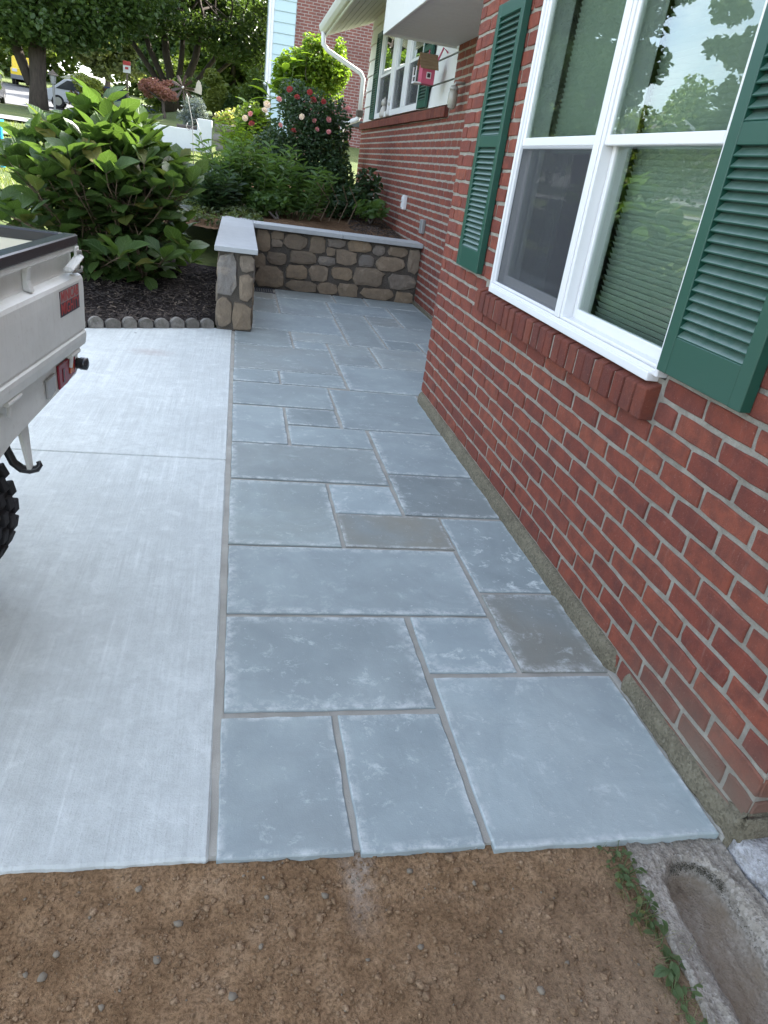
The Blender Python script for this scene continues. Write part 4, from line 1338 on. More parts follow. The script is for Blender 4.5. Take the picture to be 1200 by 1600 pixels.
def crown_clumps(cx, cy, cz_, rx, ry, rz, n, r0, flat=.6, low=-1.0):
    out = []
    while len(out) < n:
        v = rng.normal(size=3)
        v /= np.linalg.norm(v)
        if v[2] < low:
            continue
        k = rng.uniform(.45, 1.0)
        r_ = r0 * rng.uniform(.6, 1.3)
        out.append((cx + v[0] * rx * k, cy + v[1] * ry * k, cz_ + v[2] * rz * k, r_, r_, r_ * flat))
    return out
def branch(mb, a, b, r0, r1, seg=6, wob=.08):
    a, b = Vector(a), Vector(b)
    L = (b - a).length
    pts_, rr = [], []
    for i in range(seg + 1):
        t = i / seg
        p = a.lerp(b, t) + Vector((random.uniform(-1, 1), random.uniform(-1, 1), random.uniform(-.5, .5))) * wob * L * (0 if i in (0, seg) else 1) * .5
        pts_.append(p)
        rr.append(r0 + (r1 - r0) * t)
    mb.tube(pts_, rr, 8)
    return pts_
def tree(label, base, stems, clumps, nleaf, L, W, leafm, barkm, group=None, name='deciduous_tree', up=.55):
    t = thing(name, label, 'tree', base, group)
    tr = MB()
    for s in stems:
        p = [Vector(q[:3]) for q in s]
        tr.tube(p, [q[3] for q in s], 9)
        for _ in range(6):                                 # limbs into the crown
            c = clumps[random.randrange(len(clumps))]
            branch(tr, p[-1], c[:3], s[-1][3] * .55, .02, 5, .12)
    tr.build('trunk', barkm, t, 0, True)
    link(bpy.data.objects.new('crown', leaf_mesh('crown', blob_points(nleaf, clumps), L, W, leafm, up)), t)
    return t
darkleafM = mat_leaf('dark_maple_leaf', (.036, .074, .021), (.08, .13, .034), .30)
midleafM = mat_leaf('mid_leaf', (.06, .105, .025), (.11, .155, .035), .35)
paleleafM = mat_leaf('pale_leaf', (.10, .135, .05), (.17, .20, .075), .35)
yellowleafM = mat_leaf('yellow_green_leaf', (.13, .17, .035), (.20, .23, .06), .4)
redleafM = mat_leaf('red_maple_leaf', (.24, .10, .09), (.36, .19, .165), .35)
blueleafM = mat_leaf('blue_spruce', (.10, .135, .14), (.17, .20, .20), .15)
barkM = mat_bark('dark_bark', (.035, .028, .023), (.095, .075, .06))
bark2M = mat_bark('grey_bark', (.05, .042, .036), (.14, .115, .09))

# ------------------------------------------------------------------ trees
cl = crown_clumps(-6.0, 26.6, 6.6, 4.4, 4.0, 3.2, 60, 1.0, .55, -.75) + [(-6.9, 25.5, 3.55, 1.2, 1.0, .5), (-5.2, 25.6, 3.6, 1.2, 1.0, .45), (-4.3, 25.9, 3.85, 1.0, 1.0, .5), (-5.9, 24.6, 3.7, 1.3, .8, .5), (-3.4, 26.4, 4.4, .9, 1, .5), (-8.4, 25.8, 3.7, 1.2, 1.0, .5), (-4.6, 25.2, 4.3, 1.2, 1, .6), (-6.2, 25.2, 4.4, 1.3, 1, .6), (-3.4, 25.7, 4.8, 1.1, 1, .6)]
tree('dark spreading shade tree with one stout trunk beside the street', (-5.95, 26, 1.65), [[(-5.95, 26, 1.55, .30), (-5.92, 26, 2.4, .225), (-5.88, 26, 3.3, .24), (-6.0, 26.1, 4.6, .20)], [(-6.15, 26.1, 2.3, .14), (-6.5, 26.2, 3.2, .15), (-7.1, 26.3, 4.4, .12)]], cl, 42000, .16, .12, darkleafM, barkM)
cl = crown_clumps(-1.9, 34.5, 7.6, 4.6, 3.6, 3.4, 70, 1.05, .6, -.7) + [(-4.6, 33.6, 5.0, 1.0, 1, .6), (-3.2, 33.4, 5.2, 1.1, 1, .5), (-1.6, 33.2, 5.3, 1.1, 1, .6), (0, 33.2, 5.2, 1.1, 1, .7), (.6, 33.2, 4.6, .9, 1, .6), (-.6, 33.0, 4.7, .8, 1, .4), (1.0, 33.4, 5.8, .9, 1, .8), (-5.2, 33.6, 5.6, .9, 1, .7)]
B0 = (-2.85, 34, 2.5)
st_ = lambda x, z, r_: [(-2.6 + (x + 2.6) * .12, 34, 2.4, .20), (-2.6 + (x + 2.6) * .3, 34, 3.3, r_), (-2.6 + (x + 2.6) * .75, 33.9, 4.4, r_ * .85), (x, 33.8, z, r_ * .65)]
tree('dark multi stemmed tree fanning out behind the red japanese maple', B0, [st_(-4.6, 5.0, .11), st_(-3.9, 5.4, .12), st_(-3.1, 6.0, .17), st_(-2.3, 5.6, .12), st_(-1.6, 5.8, .16), st_(-.7, 5.2, .10), st_(.1, 4.8, .08)], cl, 44000, .18, .13, darkleafM, barkM)
# sunlit trees and hedges closing the view
BT = [(-9.5, 62, 3.6, 3.2, 7.5, paleleafM, 'hazy pale green tree beyond the parked cars', 'evergreen_tree'),
      (-15.5, 66, 4.0, 3.6, 8.5, midleafM, 'rounded mid green tree beyond the yellow vehicle', 'deciduous_tree'),
      (-4.5, 56, 4.5, 3.0, 8.0, darkleafM, 'dark tree behind the street sign', 'deciduous_tree'),
      (-.6, 44, 4.0, 2.6, 6.5, midleafM, 'loose mid green tree behind the multi stemmed tree', 'deciduous_tree'),
      (1.4, 38, 3.8, 1.7, 4.6, paleleafM, 'pale green shrubby tree beside the neighbouring siding', 'deciduous_tree'),
      (4.5, 46, 4.5, 4.0, 9.0, midleafM, 'tall green tree behind the neighbouring house', 'deciduous_tree'),
      (-22, 64, 4.0, 4.5, 9.5, midleafM, 'broad green tree at the bend of the street', 'deciduous_tree')]
for x, y, zb, r_, h_, m, lab, nm in BT:
    zb = gz(x, y)
    cl = crown_clumps(x, y, zb + h_ * .58, r_, r_ * .8, h_ * .44, 34, r_ * .34, .7)
    tree(lab, (x, y, zb), [[(x, y, zb - .2, .22), (x + .1, y, zb + h_ * .3, .16), (x, y, zb + h_ * .6, .08)]], cl, 15000, .36, .26, m, bark2M, name=nm)
# far woodland closing the horizon
cl = [(x, 82 + 3 * math.sin(x * .9), gz(x, 82) + 3.5 + 1.5 * math.sin(x * .37), 3.2, 2.2, 4.5 + 1.6 * math.sin(x * .53)) for x in np.arange(-75, 30, 2.6)]
tag(link(bpy.data.objects.new('woodland', leaf_mesh('woodland', blob_points(56000, cl), .6, .42, midleafM))), 'far woodland closing the view beyond the street', 'woodland', kind='stuff')
# trees to the left of the frame: the windows mirror them
for x, y, r_, h_, lab in ((-9.9, 28, 2.3, 9.5, 'leafy street tree left of the lawn with a dead limb'), (-14.6, 25, 2.3, 10.5, 'tall shade tree at the far left side of the lawn'), (-27, 15, 4.5, 11, 'big shade tree on the left boundary')):
    zb = gz(x, y)
    cl = crown_clumps(x, y, zb + h_ * .6, r_, r_, h_ * .40, 40, r_ * .32, .7)
    t_ = tree(lab, (x, y, zb), [[(x, y, zb - .2, .28), (x + .1, y, zb + h_ * .35, .2), (x, y, zb + h_ * .7, .09)]], cl, 8000, .30, .22, midleafM, bark2M)
    limbtree = t_ if x == -9.9 else limbtree
cl = [(x, 33 + 2 * math.sin(x), gz(x, 33) + 1.7, 1.5, 1.0, 1.8 + .5 * math.sin(x * 1.7)) for x in np.arange(-34, -10.5, 1.3)]
t = thing('hedge', 'uneven green hedge along the left boundary', 'hedge', (-20, 33, gz(-20, 33)))
link(bpy.data.objects.new('foliage', leaf_mesh('foliage', blob_points(9000, cl), .3, .22, midleafM)), t)
# dead limb of the street tree
db = MB()
p_ = branch(db, (-9.6, 28.8, 8.2), (-14.2, 28.2, 9.8), .10, .03, 7, .12)
for q in p_[2:]:
    branch(db, q, q + Vector((random.uniform(-1.2, -.2), random.uniform(-.3, .3), random.uniform(-.4, .8))), .03, .008, 4, .2)
db.build('dead_limb', bark2M, limbtree)

# ------------------------------------------------------------------ neighbouring house
nb = thing('neighbour_house', 'neighbouring two storey house of brick with pale blue siding', 'house', (3.5, 25, 2.2))
lapM = plain('pale_blue_siding', (.44, .57, .60), .5, var=.08)
MB().box(1.385, 24.0, 1.5, 9, 32, 8.2).build('wall', nbrickM, nb)
sw = MB().box(.74, 24.02, 1.5, 1.384, 30, 8.2).build('siding_wall', lapM, nb)
for i in range(16):
    z = 2.9 + i * .26
    MB().add([(.78, 23.985, z), (1.376, 23.985, z), (1.376, 24.02, z), (.78, 24.02, z), (.78, 24.008, z + .258), (1.376, 24.008, z + .258), (1.376, 24.02, z + .258), (.78, 24.02, z + .258)],
             [(0, 3, 2, 1), (4, 5, 6, 7), (0, 1, 5, 4), (1, 2, 6, 5), (2, 3, 7, 6), (3, 0, 4, 7)]).build('siding_board', lapM, sw)
MB().box(.70, 23.97, 1.6, .775, 24.03, 8.2).build('corner_board', vinylM, nb)
MB().tube([(.655, 23.95, 8.1), (.655, 23.95, 3.25), (.60, 23.9, 3.15)], .04, 8).build('downspout', gutterM, nb)
MB().box(1.5, 23.94, 2.45, 6, 24.0, 2.62).build('base_board', plain('dark_ledge', (.05, .055, .05), .8), nb)
MB().add([(.3, 23.5, 8.2), (9.5, 23.5, 8.2), (9.5, 32.5, 8.2), (.3, 32.5, 8.2), (.3, 28, 10.5), (9.5, 28, 10.5)], [(0, 1, 5, 4), (2, 3, 4, 5), (0, 4, 3), (1, 2, 5), (0, 3, 2, 1)]).build('roof', shM, nb)
# house mirrored in the window, left of the frame
hx, hy = -27.5, 55.0
hz_ = gz(hx, hy)
t = thing('gabled_house', 'small tan house with a white trimmed gable across the lawn', 'house', (hx, hy, hz_))
MB().box(hx - 4, hy - 3, hz_ - .3, hx + 4, hy + 3, hz_ + 2.7).build('wall', plain('tan_wall', (.42, .38, .31), .8), t)
MB().prism([(hx - 4.4, hz_ + 2.6), (hx + 4.4, hz_ + 2.6), (hx, hz_ + 4.4)], hy - 3.3, hy + 3.3, gm).build('roof', shM, t)
MB().prism([(hx - 4.5, hz_ + 2.5), (hx - 4.2, hz_ + 2.5), (hx, hz_ + 4.3), (hx + 4.2, hz_ + 2.5), (hx + 4.5, hz_ + 2.5), (hx, hz_ + 4.55)], hy - 3.42, hy - 3.31, gm).build('gable_trim', vinylM, t)
MB().box(hx - 1, hy - 3.06, hz_ + .9, hx + .4, hy - 2.99, hz_ + 2.1).build('window', vinylM, t)

# ------------------------------------------------------------------ hydrangea: big leaves are parts
hydM = mat_leaf('hydrangea_leaf', (.036, .078, .020), (.076, .132, .031), .30, .42, (.16, .22, .09))
hydstemM = plain('hydrangea_stem', (.16, .115, .07), .8, var=.5)
def big_leaf(seed, W=.62, st=5, droop=.18):
    r = random.Random(seed)
    V, UV = [], []
    prof = [0, .62, 1.0, .78, 0]
    cup, dr_ = r.uniform(.12, .34), droop * r.uniform(.4, 1.6)
    tw = r.uniform(-.12, .12)
    for i in range(st):
        t = i / (st - 1)
        w = W * .5 * prof[i]
        z = -dr_ * t * t
        for q in (-1, 0, 1):
            V.append((q * w + tw * t * t, t, z + abs(q) * w * cup * (1 + r.uniform(-.3, .3)) + r.uniform(-.008, .008)))
            UV.append((q, t))
    F = []
    for i in range(st - 1):
        for q in (0, 1):
            F.append((i * 3 + q, i * 3 + q + 1, (i + 1) * 3 + q + 1, (i + 1) * 3 + q))
    return np.array(V), np.array(F), np.array(UV)
BL = [big_leaf(k) for k in range(6)]
BLM = [fast_mesh('leaf', V_, F_, hydM, uv=U_, smooth=True) for V_, F_, U_ in BL]
def leaf_matrix(p, d, up_, s):
    d = d.normalized()
    sd_ = d.cross(up_)
    if sd_.length < 1e-3:
        sd_ = Vector((1, 0, 0))
    sd_.normalize()
    n_ = sd_.cross(d)
    m = Matrix((sd_, d, n_)).transposed().to_4x4() @ Matrix.Scale(s, 4)
    m.translation = p
    return m
hyd = thing('hydrangea_bush', 'big hydrangea bush with broad green leaves and bare stems in the mulch bed', 'bush', (-1.0, 7.35, .12))
stems = MB()
leaves = []
r = random.Random(5)
for i in range(150):
    az, sp = r.uniform(0, 6.283), r.uniform(0, 1) ** .7
    b0 = Vector((-1.12 + .36 * r.uniform(-1, 1), 7.40 + .26 * r.uniform(-1, 1), .12))
    H = (1.42 - .45 * sp ** 1.7) * r.uniform(.80, 1.03)
    tip = Vector((-1.19 + .82 * sp * math.cos(az), 7.42 + .85 * sp * math.sin(az), .1 + H))
    if i % 6 == 0:                                         # a few stems flop outwards
        tip = Vector((-1.22 + .82 * math.cos(az), 7.35 + .8 * math.sin(az), .28 + .4 * r.random()))
    P = []
    for k in range(11):
        t = k / 10
        q = b0.lerp(tip, t)
        q.x += (b0.x - tip.x) * .22 * math.sin(math.pi * t) * (1 - t) + r.uniform(-.015, .015)
        q.y += (b0.y - tip.y) * .22 * math.sin(math.pi * t) * (1 - t) + r.uniform(-.015, .015)
        P.append(q)
    stems.tube(P, [.0085 - .0045 * k / 10 for k in range(11)], 6)
    a0 = r.uniform(0, 3.14)
    for k in range(10, 0, -1):
        dd = (P[k] - P[k - 1]).normalized()
        t = k / 10
        if t < .35 and r.random() < .25:
            continue
        for w_ in (0, math.pi):
            a = a0 + k * 1.57 + w_
            o_ = Vector((math.cos(a), math.sin(a), r.uniform(-.9, .1) + 1.25 * t * t)) + dd * .2
            pl = P[k] + o_.normalized() * .05
            stems.tube([P[k], pl], [.003, .002], 4, False)
            up_ = Vector((r.uniform(-.7, .7), r.uniform(-.7, .7), 1)) + dd * .3
            leaves.append((leaf_matrix(pl, o_, up_, r.uniform(.14, .25) * (.80 + .25 * t)), r.randrange(6), pl))
    # terminal tuft
    for q in range(3):
        a = r.uniform(0, 6.28)
        o_ = Vector((math.cos(a), math.sin(a), r.uniform(.7, 1.8)))
        leaves.append((leaf_matrix(P[-1], o_, Vector((math.cos(a) * -.6, math.sin(a) * -.6, 1)), r.uniform(.15, .25)), r.randrange(6), P[-1]))
stems.build('stems', hydstemM, hyd, 0, True)
leaves.sort(key=lambda q: q[2].y + .25 * abs(q[2].x + 1.0) - .35 * q[2].z)
for M_, k, p_ in leaves[:285]:
    o = bpy.data.objects.new('leaf', BLM[k])
    C.objects.link(o)
    o.parent = hyd
    o.matrix_parent_inverse = Matrix.Translation(-ROOTLOC[hyd.name])
    o.matrix_basis = M_
def join_leaves(items, B, mat, name, parent):
    Vs, Fs, Us, n = [], [], [], 0
    for M_, k, p_ in items:
        V_, F_, U_ = B[k]
        A = np.array(M_)
        Vs.append(V_ @ A[:3, :3].T + A[:3, 3])
        Fs.append(F_ + n)
        Us.append(U_)
        n += len(V_)
    o = link(bpy.data.objects.new(name, fast_mesh(name, np.concatenate(Vs), np.concatenate(Fs), mat, uv=np.concatenate(Us), smooth=True)), parent)
    o['kind'] = 'stuff'
    return o
join_leaves(leaves[285:], BL, hydM, 'foliage', hyd)

# ------------------------------------------------------------------ planting on the terrace
roseM = mat_leaf('rose_leaf', (.026, .058, .026), (.05, .092, .036), .25)
limeM = mat_leaf('lime_leaf', (.085, .165, .018), (.145, .225, .026), .42)
lilyM = mat_leaf('lily_leaf', (.055, .115, .032), (.10, .17, .045), .35)
groundM = mat_leaf('ground_leaf', (.05, .08, .03), (.10, .13, .05), .3)
gold = mat_leaf('pale_border_leaf', (.17, .19, .06), (.27, .27, .10), .4)
stemM = plain('green_stem', (.07, .10, .03), .7)
def shrub(name, label, base, clumps, n, L, W, m, up=.5, stem=True, dirs=None, group=None, cat='shrub'):
    t = thing(name, label, cat, base, group)
    if stem:
        sb = MB()
        for c in clumps[:14]:
            branch(sb, base, c[:3], .018, .005, 5, .12)
        sb.build('stems', bark2M, t, 0, True)
    link(bpy.data.objects.new('foliage', leaf_mesh('foliage', blob_points(n, clumps), L, W, m, up)), t)
    return t
cl = [(.75, 11.4, 1.55, .48, .45, .42), (1.15, 11.5, 1.45, .42, .45, .5), (.45, 11.3, 1.4, .33, .4, .35), (.95, 11.4, 1.95, .4, .4, .35), (1.3, 11.6, 1.85, .28, .3, .4), (.7, 11.5, 2.1, .25, .3, .3), (1.05, 11.2, 1.1, .5, .4, .3), (1.35, 11.3, 1.2, .3, .4, .3)]
rose = shrub('rose_bush', 'tall dark rose bush with red and pink blooms beside the brick wing', (1.0, 11.5, .75), cl, 9500, .058, .038, roseM)
def bloom(col, nm):
    V, F = [], []
    for ring, (n_, r_, z_, tl) in enumerate(((7, .052, .0, .3), (6, .040, .012, .7), (5, .026, .022, 1.1))):
        for i in range(n_):
            a = 2 * math.pi * (i + ring * .5) / n_
            c_, s_ = math.cos(a), math.sin(a)
            k = len(V)
            for rr, w_, zz in ((.2, .4, 0), (.8, .95, .5 * tl), (1.0, .4, .8 * tl)):
                for q in (-1, 1):
                    V.append((c_ * r_ * rr - s_ * q * r_ * .45 * w_, s_ * r_ * rr + c_ * q * r_ * .45 * w_, z_ + zz * r_))
            F += [(k, k + 1, k + 3, k + 2), (k + 2, k + 3, k + 5, k + 4)]
    return fast_mesh('bloom', V, F, mat_leaf(nm, col, tuple(min(1, c * 1.3) for c in col), .3, .6))
bl_red, bl_pink, bl_white = bloom((.26, .035, .035), 'red_petal'), bloom((.50, .22, .24), 'pink_petal'), bloom((.62, .52, .48), 'white_petal')
for (x, z, m, s) in [(.62, 2.20, bl_red, 1.1), (.72, 2.12, bl_red, 1), (.88, 2.20, bl_red, 1), (.94, 2.12, bl_red, 1.2), (.48, 2.06, bl_pink, 1), (.33, 1.98, bl_white, 1.3), (.30, 1.90, bl_white, 1.1), (.80, 1.90, bl_white, 1), (.98, 1.88, bl_pink, .8), (.70, 1.72, bl_red, .9), (1.17, 1.92, bl_pink, 1), (1.42, 2.08, bl_pink, 1.1), (.14, 1.72, bl_red, 1.1), (.52, 1.76, bl_pink, .8), (1.02, 1.78, bl_pink, .8), (1.18, 1.77, bl_pink, .9), (1.08, 2.12, bl_red, .9), (.05, 1.78, bl_white, 1), (.12, 1.84, bl_pink, .9)]:
    inst('bloom', m, rose, (x, 11.03 + random.uniform(-.05, .08), z), (R(random.uniform(35, 75)), 0, random.uniform(-.6, .6)), (s * .78, s * .78, s * .78))
# lime green shrub in full sun behind the roses, and two large leaved plants
cl = [(random.uniform(.5, 1.5), 12.6 + random.uniform(-.2, .2), 2.60 + random.uniform(-.3, .34), .1, .1, .16) for _ in range(16)] + [(1.0, 12.6, 2.72, .30, .3, .20), (1.3, 12.6, 2.68, .26, .3, .24), (.75, 12.6, 2.62, .24, .25, .25), (1.35, 12.6, 2.4, .2, .2, .22), (.6, 12.5, 2.4, .2, .2, .25), (1.0, 12.6, 2.45, .3, .3, .25), (1.45, 12.6, 2.62, .16, .2, .2)]
cl = [(a_ * 1.24, b_ * 1.24, 1.4 + (c_ - 1.4) * 1.24, d_ * 1.24, e_ * 1.24, f_ * 1.24) for a_, b_, c_, d_, e_, f_ in cl]
ls = shrub('lime_shrub', 'bright lime green shrub in full sun above the roses', (1.25, 15.7, 1.05), cl, 5200, .095, .05, limeM)
def rosette(name, label, stems_, L, m, n, cat='plant', group=None, base=None):
    t = thing(name, label, cat, base or stems_[0][0], group)
    sb = MB()
    it = []
    for b0, tp in stems_:
        b0, tp = Vector(b0), Vector(tp)
        sb.tube([b0, b0.lerp(tp, .5) + Vector((random.uniform(-.03, .03), 0, 0)), tp], [.012, .009, .005], 6)
        for i in range(n):
            a = i * 2.4 + random.uniform(-.3, .3)
            tt = 1 - .55 * (i / n)
            p = b0.lerp(tp, tt)
            d = Vector((math.cos(a), math.sin(a), .75 * tt - .1))
            it.append((leaf_matrix(p, d, Vector((0, 0, 1)) - d * .3, L * random.uniform(.7, 1.15)), random.randrange(4), p))
    sb.build('stems', stemM, t, 0, True)
    for M_, k, p_ in it[:120]:
        o = bpy.data.objects.new('leaf', ROSM[(m.name, k)])
        C.objects.link(o)
        o.parent = t
        o.matrix_parent_inverse = Matrix.Translation(-ROOTLOC[t.name])
        o.matrix_basis = M_
    return t
ROSM = {}
NB_ = [big_leaf(60 + k, .36, 5, .35) for k in range(4)]
for m in (limeM, lilyM, groundM):
    for k in range(4):
        ROSM[(m.name, k)] = fast_mesh('leaf', NB_[k][0], NB_[k][1], m, uv=NB_[k][2], smooth=True)
rosette('pokeweed', 'tall bright green broad leaved plant left of the roses catching the sun', [((.63, 15.3, 1.0), (.73, 15.2, 2.86)), ((.57, 15.3, 1.0), (.48, 15.1, 2.54)), ((.69, 15.3, 1.0), (.91, 15.2, 3.05))], .37, limeM, 16)
rosette('sunlit_broadleaf', 'low bright green broad leaved plant glowing in the sun behind the lilies', [((.06, 15.3, 1.0), (.10, 15.2, 2.20)), ((.06, 15.3, 1.0), (-.07, 15.2, 1.95)), ((.12, 15.3, 1.0), (.30, 15.2, 2.07))], .32, limeM, 13)
# lilies: strap leaves on upright stems
def lily(label, cx, cy, zb, nst, rx, hh, m, seed):
    t = thing('lily_clump', label, 'plant', (cx, cy, zb), 'leafy clumps on the terrace')
    rr = random.Random(seed)
    sb = MB()
    cen, dirs = [], []
    for i in range(nst):
        x, y = cx + rr.uniform(-rx, rx) * .6, cy + rr.uniform(-.3, .3)
        tp = Vector((x + rr.uniform(-.25, .25) + (x - cx) * .5, y - .1, zb + hh * rr.uniform(.65, 1.1)))
        b0 = Vector((x, y, zb))
        sb.tube([b0, b0.lerp(tp, .5), tp], [.006, .005, .003], 5, False)
        for k in range(24):
            tt = .2 + .8 * k / 23
            a = k * 2.4
            d = (math.cos(a), math.sin(a), .55)
            p = b0.lerp(tp, tt)
            cen.append((p.x + d[0] * .06, p.y + d[1] * .06, p.z + .02))
            dirs.append(d)
    sb.build('stems', stemM, t, 0, True)
    link(bpy.data.objects.new('foliage', leaf_mesh('foliage', cen, .17, .035, m, .6, .2, dirs, .22)), t)
lily('dense clump of narrow leaved lily stems behind the pier cap', .12, 10.4, .66, 60, .55, .80, lilyM, 1)
lily('arching lily clump in front of the rose bush', .75, 10.35, .66, 26, .32, .62, lilyM, 2)
lily('dark leafy clump between the hydrangea and the lilies', -.35, 10.0, .60, 34, .35, .55, roseM, 3)
lily('sunlit pale clump of narrow leaves near the white garden wall', -.02, 15.0, 1.02, 26, .28, .85, limeM, 4)
cl = [(.50, 10.0, .84, .2, .18, .16), (.28, 9.95, .82, .18, .18, .14)]
shrub('low_leafy_plant', 'low blue green leafy plant at the edge of the bare soil', (.5, 9.8, .66), cl, 420, .09, .05, lilyM, cat='plant')
cl = [(1.55, 10.9, .95, .3, .3, .22), (1.85, 11.3, 1.1, .22, .3, .3), (1.35, 10.7, .85, .25, .25, .15)]
shrub('dark_foliage_plant', 'dark drooping leafy plant against the brick wing', (1.6, 11.0, .75), cl, 700, .13, .055, roseM, cat='plant')
cl = [(1.86, 10.3, .92, .13, .2, .12), (1.72, 10.5, .88, .16, .2, .12)]
shrub('small_leafy_plant', 'small leafy plant beside the white outlet on the brick wing', (1.8, 10.4, .72), cl, 160, .12, .06, lilyM, cat='plant')
cl = [(1.62, 13.6, 1.5, .22, .4, .5), (1.7, 13.4, 1.1, .25, .4, .3)]
shrub('climber', 'yellow green climbing plant beside the downspout', (1.6, 13.6, .9), cl, 900, .09, .055, midleafM)
# creeping ground cover by the pier
P = []
for i in range(2600):
    x, y = random.uniform(-1.1, .30), random.uniform(8.9, 10.6)
    if mnoise.noise((x * 2.2, y * 2.2, 0)) > -.05 - (.35 if x < 0 else 0):
        P.append((x, y, max(zter(x, y) if x > -.9 else 0, gz(x, y)) + random.uniform(.01, .09)))
tag(link(bpy.data.objects.new('ground_cover', leaf_mesh('ground_cover', P, .06, .035, groundM))), 'creeping green ground cover around the stone pier', 'ground cover', kind='stuff')
# bare dead stalks
for i in range(5):
    sb = MB()
    x, y = .95 + .12 * i, 10.05 + .1 * random.random()
    sb.tube([(x, y, .70), (x + .1, y, .95), (x + .28 * random.random() - .1, y - .1, 1.15)], .006, 5)
    tag(sb.build('dead_stalk', hydstemM), 'dry brown stalk leaning over the terrace soil', 'stalk', 'dry stalks on the terrace')

# sunlit border beyond
def ball(label, x, y, z, rx, rz, m, n=1800, L=.11, W=.07, name='garden_shrub', k=9):
    cl = crown_clumps(x, y, z, rx * .7, rx * .6, rz * .7, k, rx * .45, rz / rx)
    return shrub(name, label, (x, y, gz(x, y) - .05), cl, n, L, W, m)
ball('yellow green shrub right of the wind spinner', -.85, 27, 2.9, .62, .75, yellowleafM, 2600)
ball('tall yellow green shrub in front of the neighbouring siding', .30, 26, 3.0, .55, .7, midleafM, 2200)
ball('low golden shrub on the border above the white garden wall', -.25, 19.5, 2.0, .5, .32, gold, 1700, .08, .05)
ball('pale flowering border plant by the stone steps', .1, 17.5, 1.85, .45, .35, gold, 1500, .07, .045)
ball('blue grey spruce shrub above the white garden wall', -1.05, 18.4, 1.93, .44, .36, blueleafM, 2600, .10, .02, 'spruce_shrub')
ball('clipped pale green dome shrub behind the hydrangea', -3.96, 23, 2.42, .46, .32, yellowleafM, 2400, .06, .045)
ball('green leafy shrub behind the rose bush', .25, 15.5, 1.7, .5, .5, midleafM, 1500, .10, .06)
ball('pinkish flowering bush across the street', -19.5, 66, 4.1, 1.6, 1.0, mat_leaf('pink_bush', (.40, .25, .22), (.55, .42, .38), .3), 2200, .2, .14)
ball('dark brown shrub beside the lamp post', -5.6, 33, 2.35, .8, .6, mat_leaf('brown_shrub', (.09, .065, .03), (.14, .10, .05), .2), 1700, .12, .07)
ball('low green hedge below the multi stemmed tree', -1.5, 30, 2.75, 1.6, .6, darkleafM, 3000, .14, .09)
ball('mid green bush behind the spinner', -2.6, 37, 3.2, 1.6, 1.3, midleafM, 3000, .2, .13)
# japanese maple
t = thing('japanese_maple', 'small red leaved japanese maple with a domed crown', 'tree', (-2.15, 24, 1.9))
tb = MB()
branch(tb, (-2.15, 24, 1.8), (-2.2, 24, 2.4), .05, .04, 4)
for dx in (-.5, -.2, .2, .45):
    branch(tb, (-2.2, 24, 2.3), (-2.3 + dx, 24, 2.7), .03, .01, 4, .15)
tb.build('trunk', barkM, t, 0, True)
cl = crown_clumps(-2.32, 24, 2.62, .52, .45, .28, 16, .22, .6)
link(bpy.data.objects.new('crown', leaf_mesh('crown', blob_points(3600, cl), .07, .035, redleafM)), t)
# white rendered garden wall, stepped
t = thing('garden_wall', 'white rendered garden wall stepping up beside the lawn', 'wall', (-1.2, 17, 1.2))
MB().box(-2.6, 17.0, .9, -.875, 17.18, 1.63).build('low_section', plain('white_render', (.66, .68, .70), .8, var=.2, bump=.004), t, .006)
MB().box(-.873, 16.99, .9, -.58, 17.19, 1.85).build('high_section', MATS['white_render'], t, .006)
MB().box(-1.30, 17.19, 1.4, -.87, 17.6, 1.70).build('planter_edge', plain('dark_planter', (.045, .04, .035), .9), t, .01)
for i, (x0, z1, w_) in enumerate(((-.55, 1.62, .55), (-.5, 1.45, .6), (-.52, 1.80, .6))):
    o = rock('border_stone', plain('border_stone', (.26, .24, .21), .95, var=.6), None, [(x0, 16.9 + i * .05, z1 - .14), (x0 + w_, 16.9, z1 - .15), (x0 + w_, 17.3, z1 - .15), (x0, 17.3, z1 - .14), (x0, 16.92, z1), (x0 + w_, 16.95, z1 + .02), (x0 + w_, 17.3, z1), (x0, 17.3, z1)], .02, i, 1)
    tag(o, ['long grey stone of the border steps beside the white wall', 'lowest grey stone of the border steps', 'top grey stone of the border steps'][i], 'stone')
# wind spinner
t = thing('wind_spinner', 'bronze wind spinner with a pale tail fin on a bent wire pole', 'wind spinner', (-.77, 14, 1.1))
spM = plain('spinner_bronze', (.055, .032, .022), .6)
MB().tube([(-.77, 14, .95), (-.78, 14, 1.3), (-.80, 14, 1.7), (-.88, 14, 2.05), (-.93, 14, 2.17)], .007, 6).tube([(-.80, 14, 1.62), (-.86, 14, 1.57), (-.90, 14, 1.62), (-.88, 14, 1.68)], .006, 6).tube([(-.82, 14, 1.74), (-.74, 14, 1.75), (-.66, 14, 1.55), (-.62, 14, 1.30)], .005, 6).build('pole', plain('wire_grey', (.36, .35, .33), .5, .5), t, 0, True)
for i in range(9):
    a = 2 * math.pi * i / 9 + .2
    M_ = Matrix.Translation((-.955, 13.95, 2.18)) @ Matrix.Rotation(a, 4, 'Y') @ Matrix.Rotation(R(24), 4, 'Z')
    MB().add([M_ @ Vector(p) for p in ((-.008, 0, .02), (.008, 0, .02), (.026, .004, .12), (.016, 0, .185), (-.016, 0, .185), (-.026, -.004, .12), (-.008, .003, .02), (.008, .003, .02), (.026, .007, .12), (.016, .003, .185), (-.016, .003, .185), (-.026, -.001, .12))],
             [(0, 1, 2, 3, 4, 5), (11, 10, 9, 8, 7, 6), (0, 6, 7, 1), (1, 7, 8, 2), (2, 8, 9, 3), (3, 9, 10, 4), (4, 10, 11, 5), (5, 11, 6, 0)]).build('blade', spM, t)
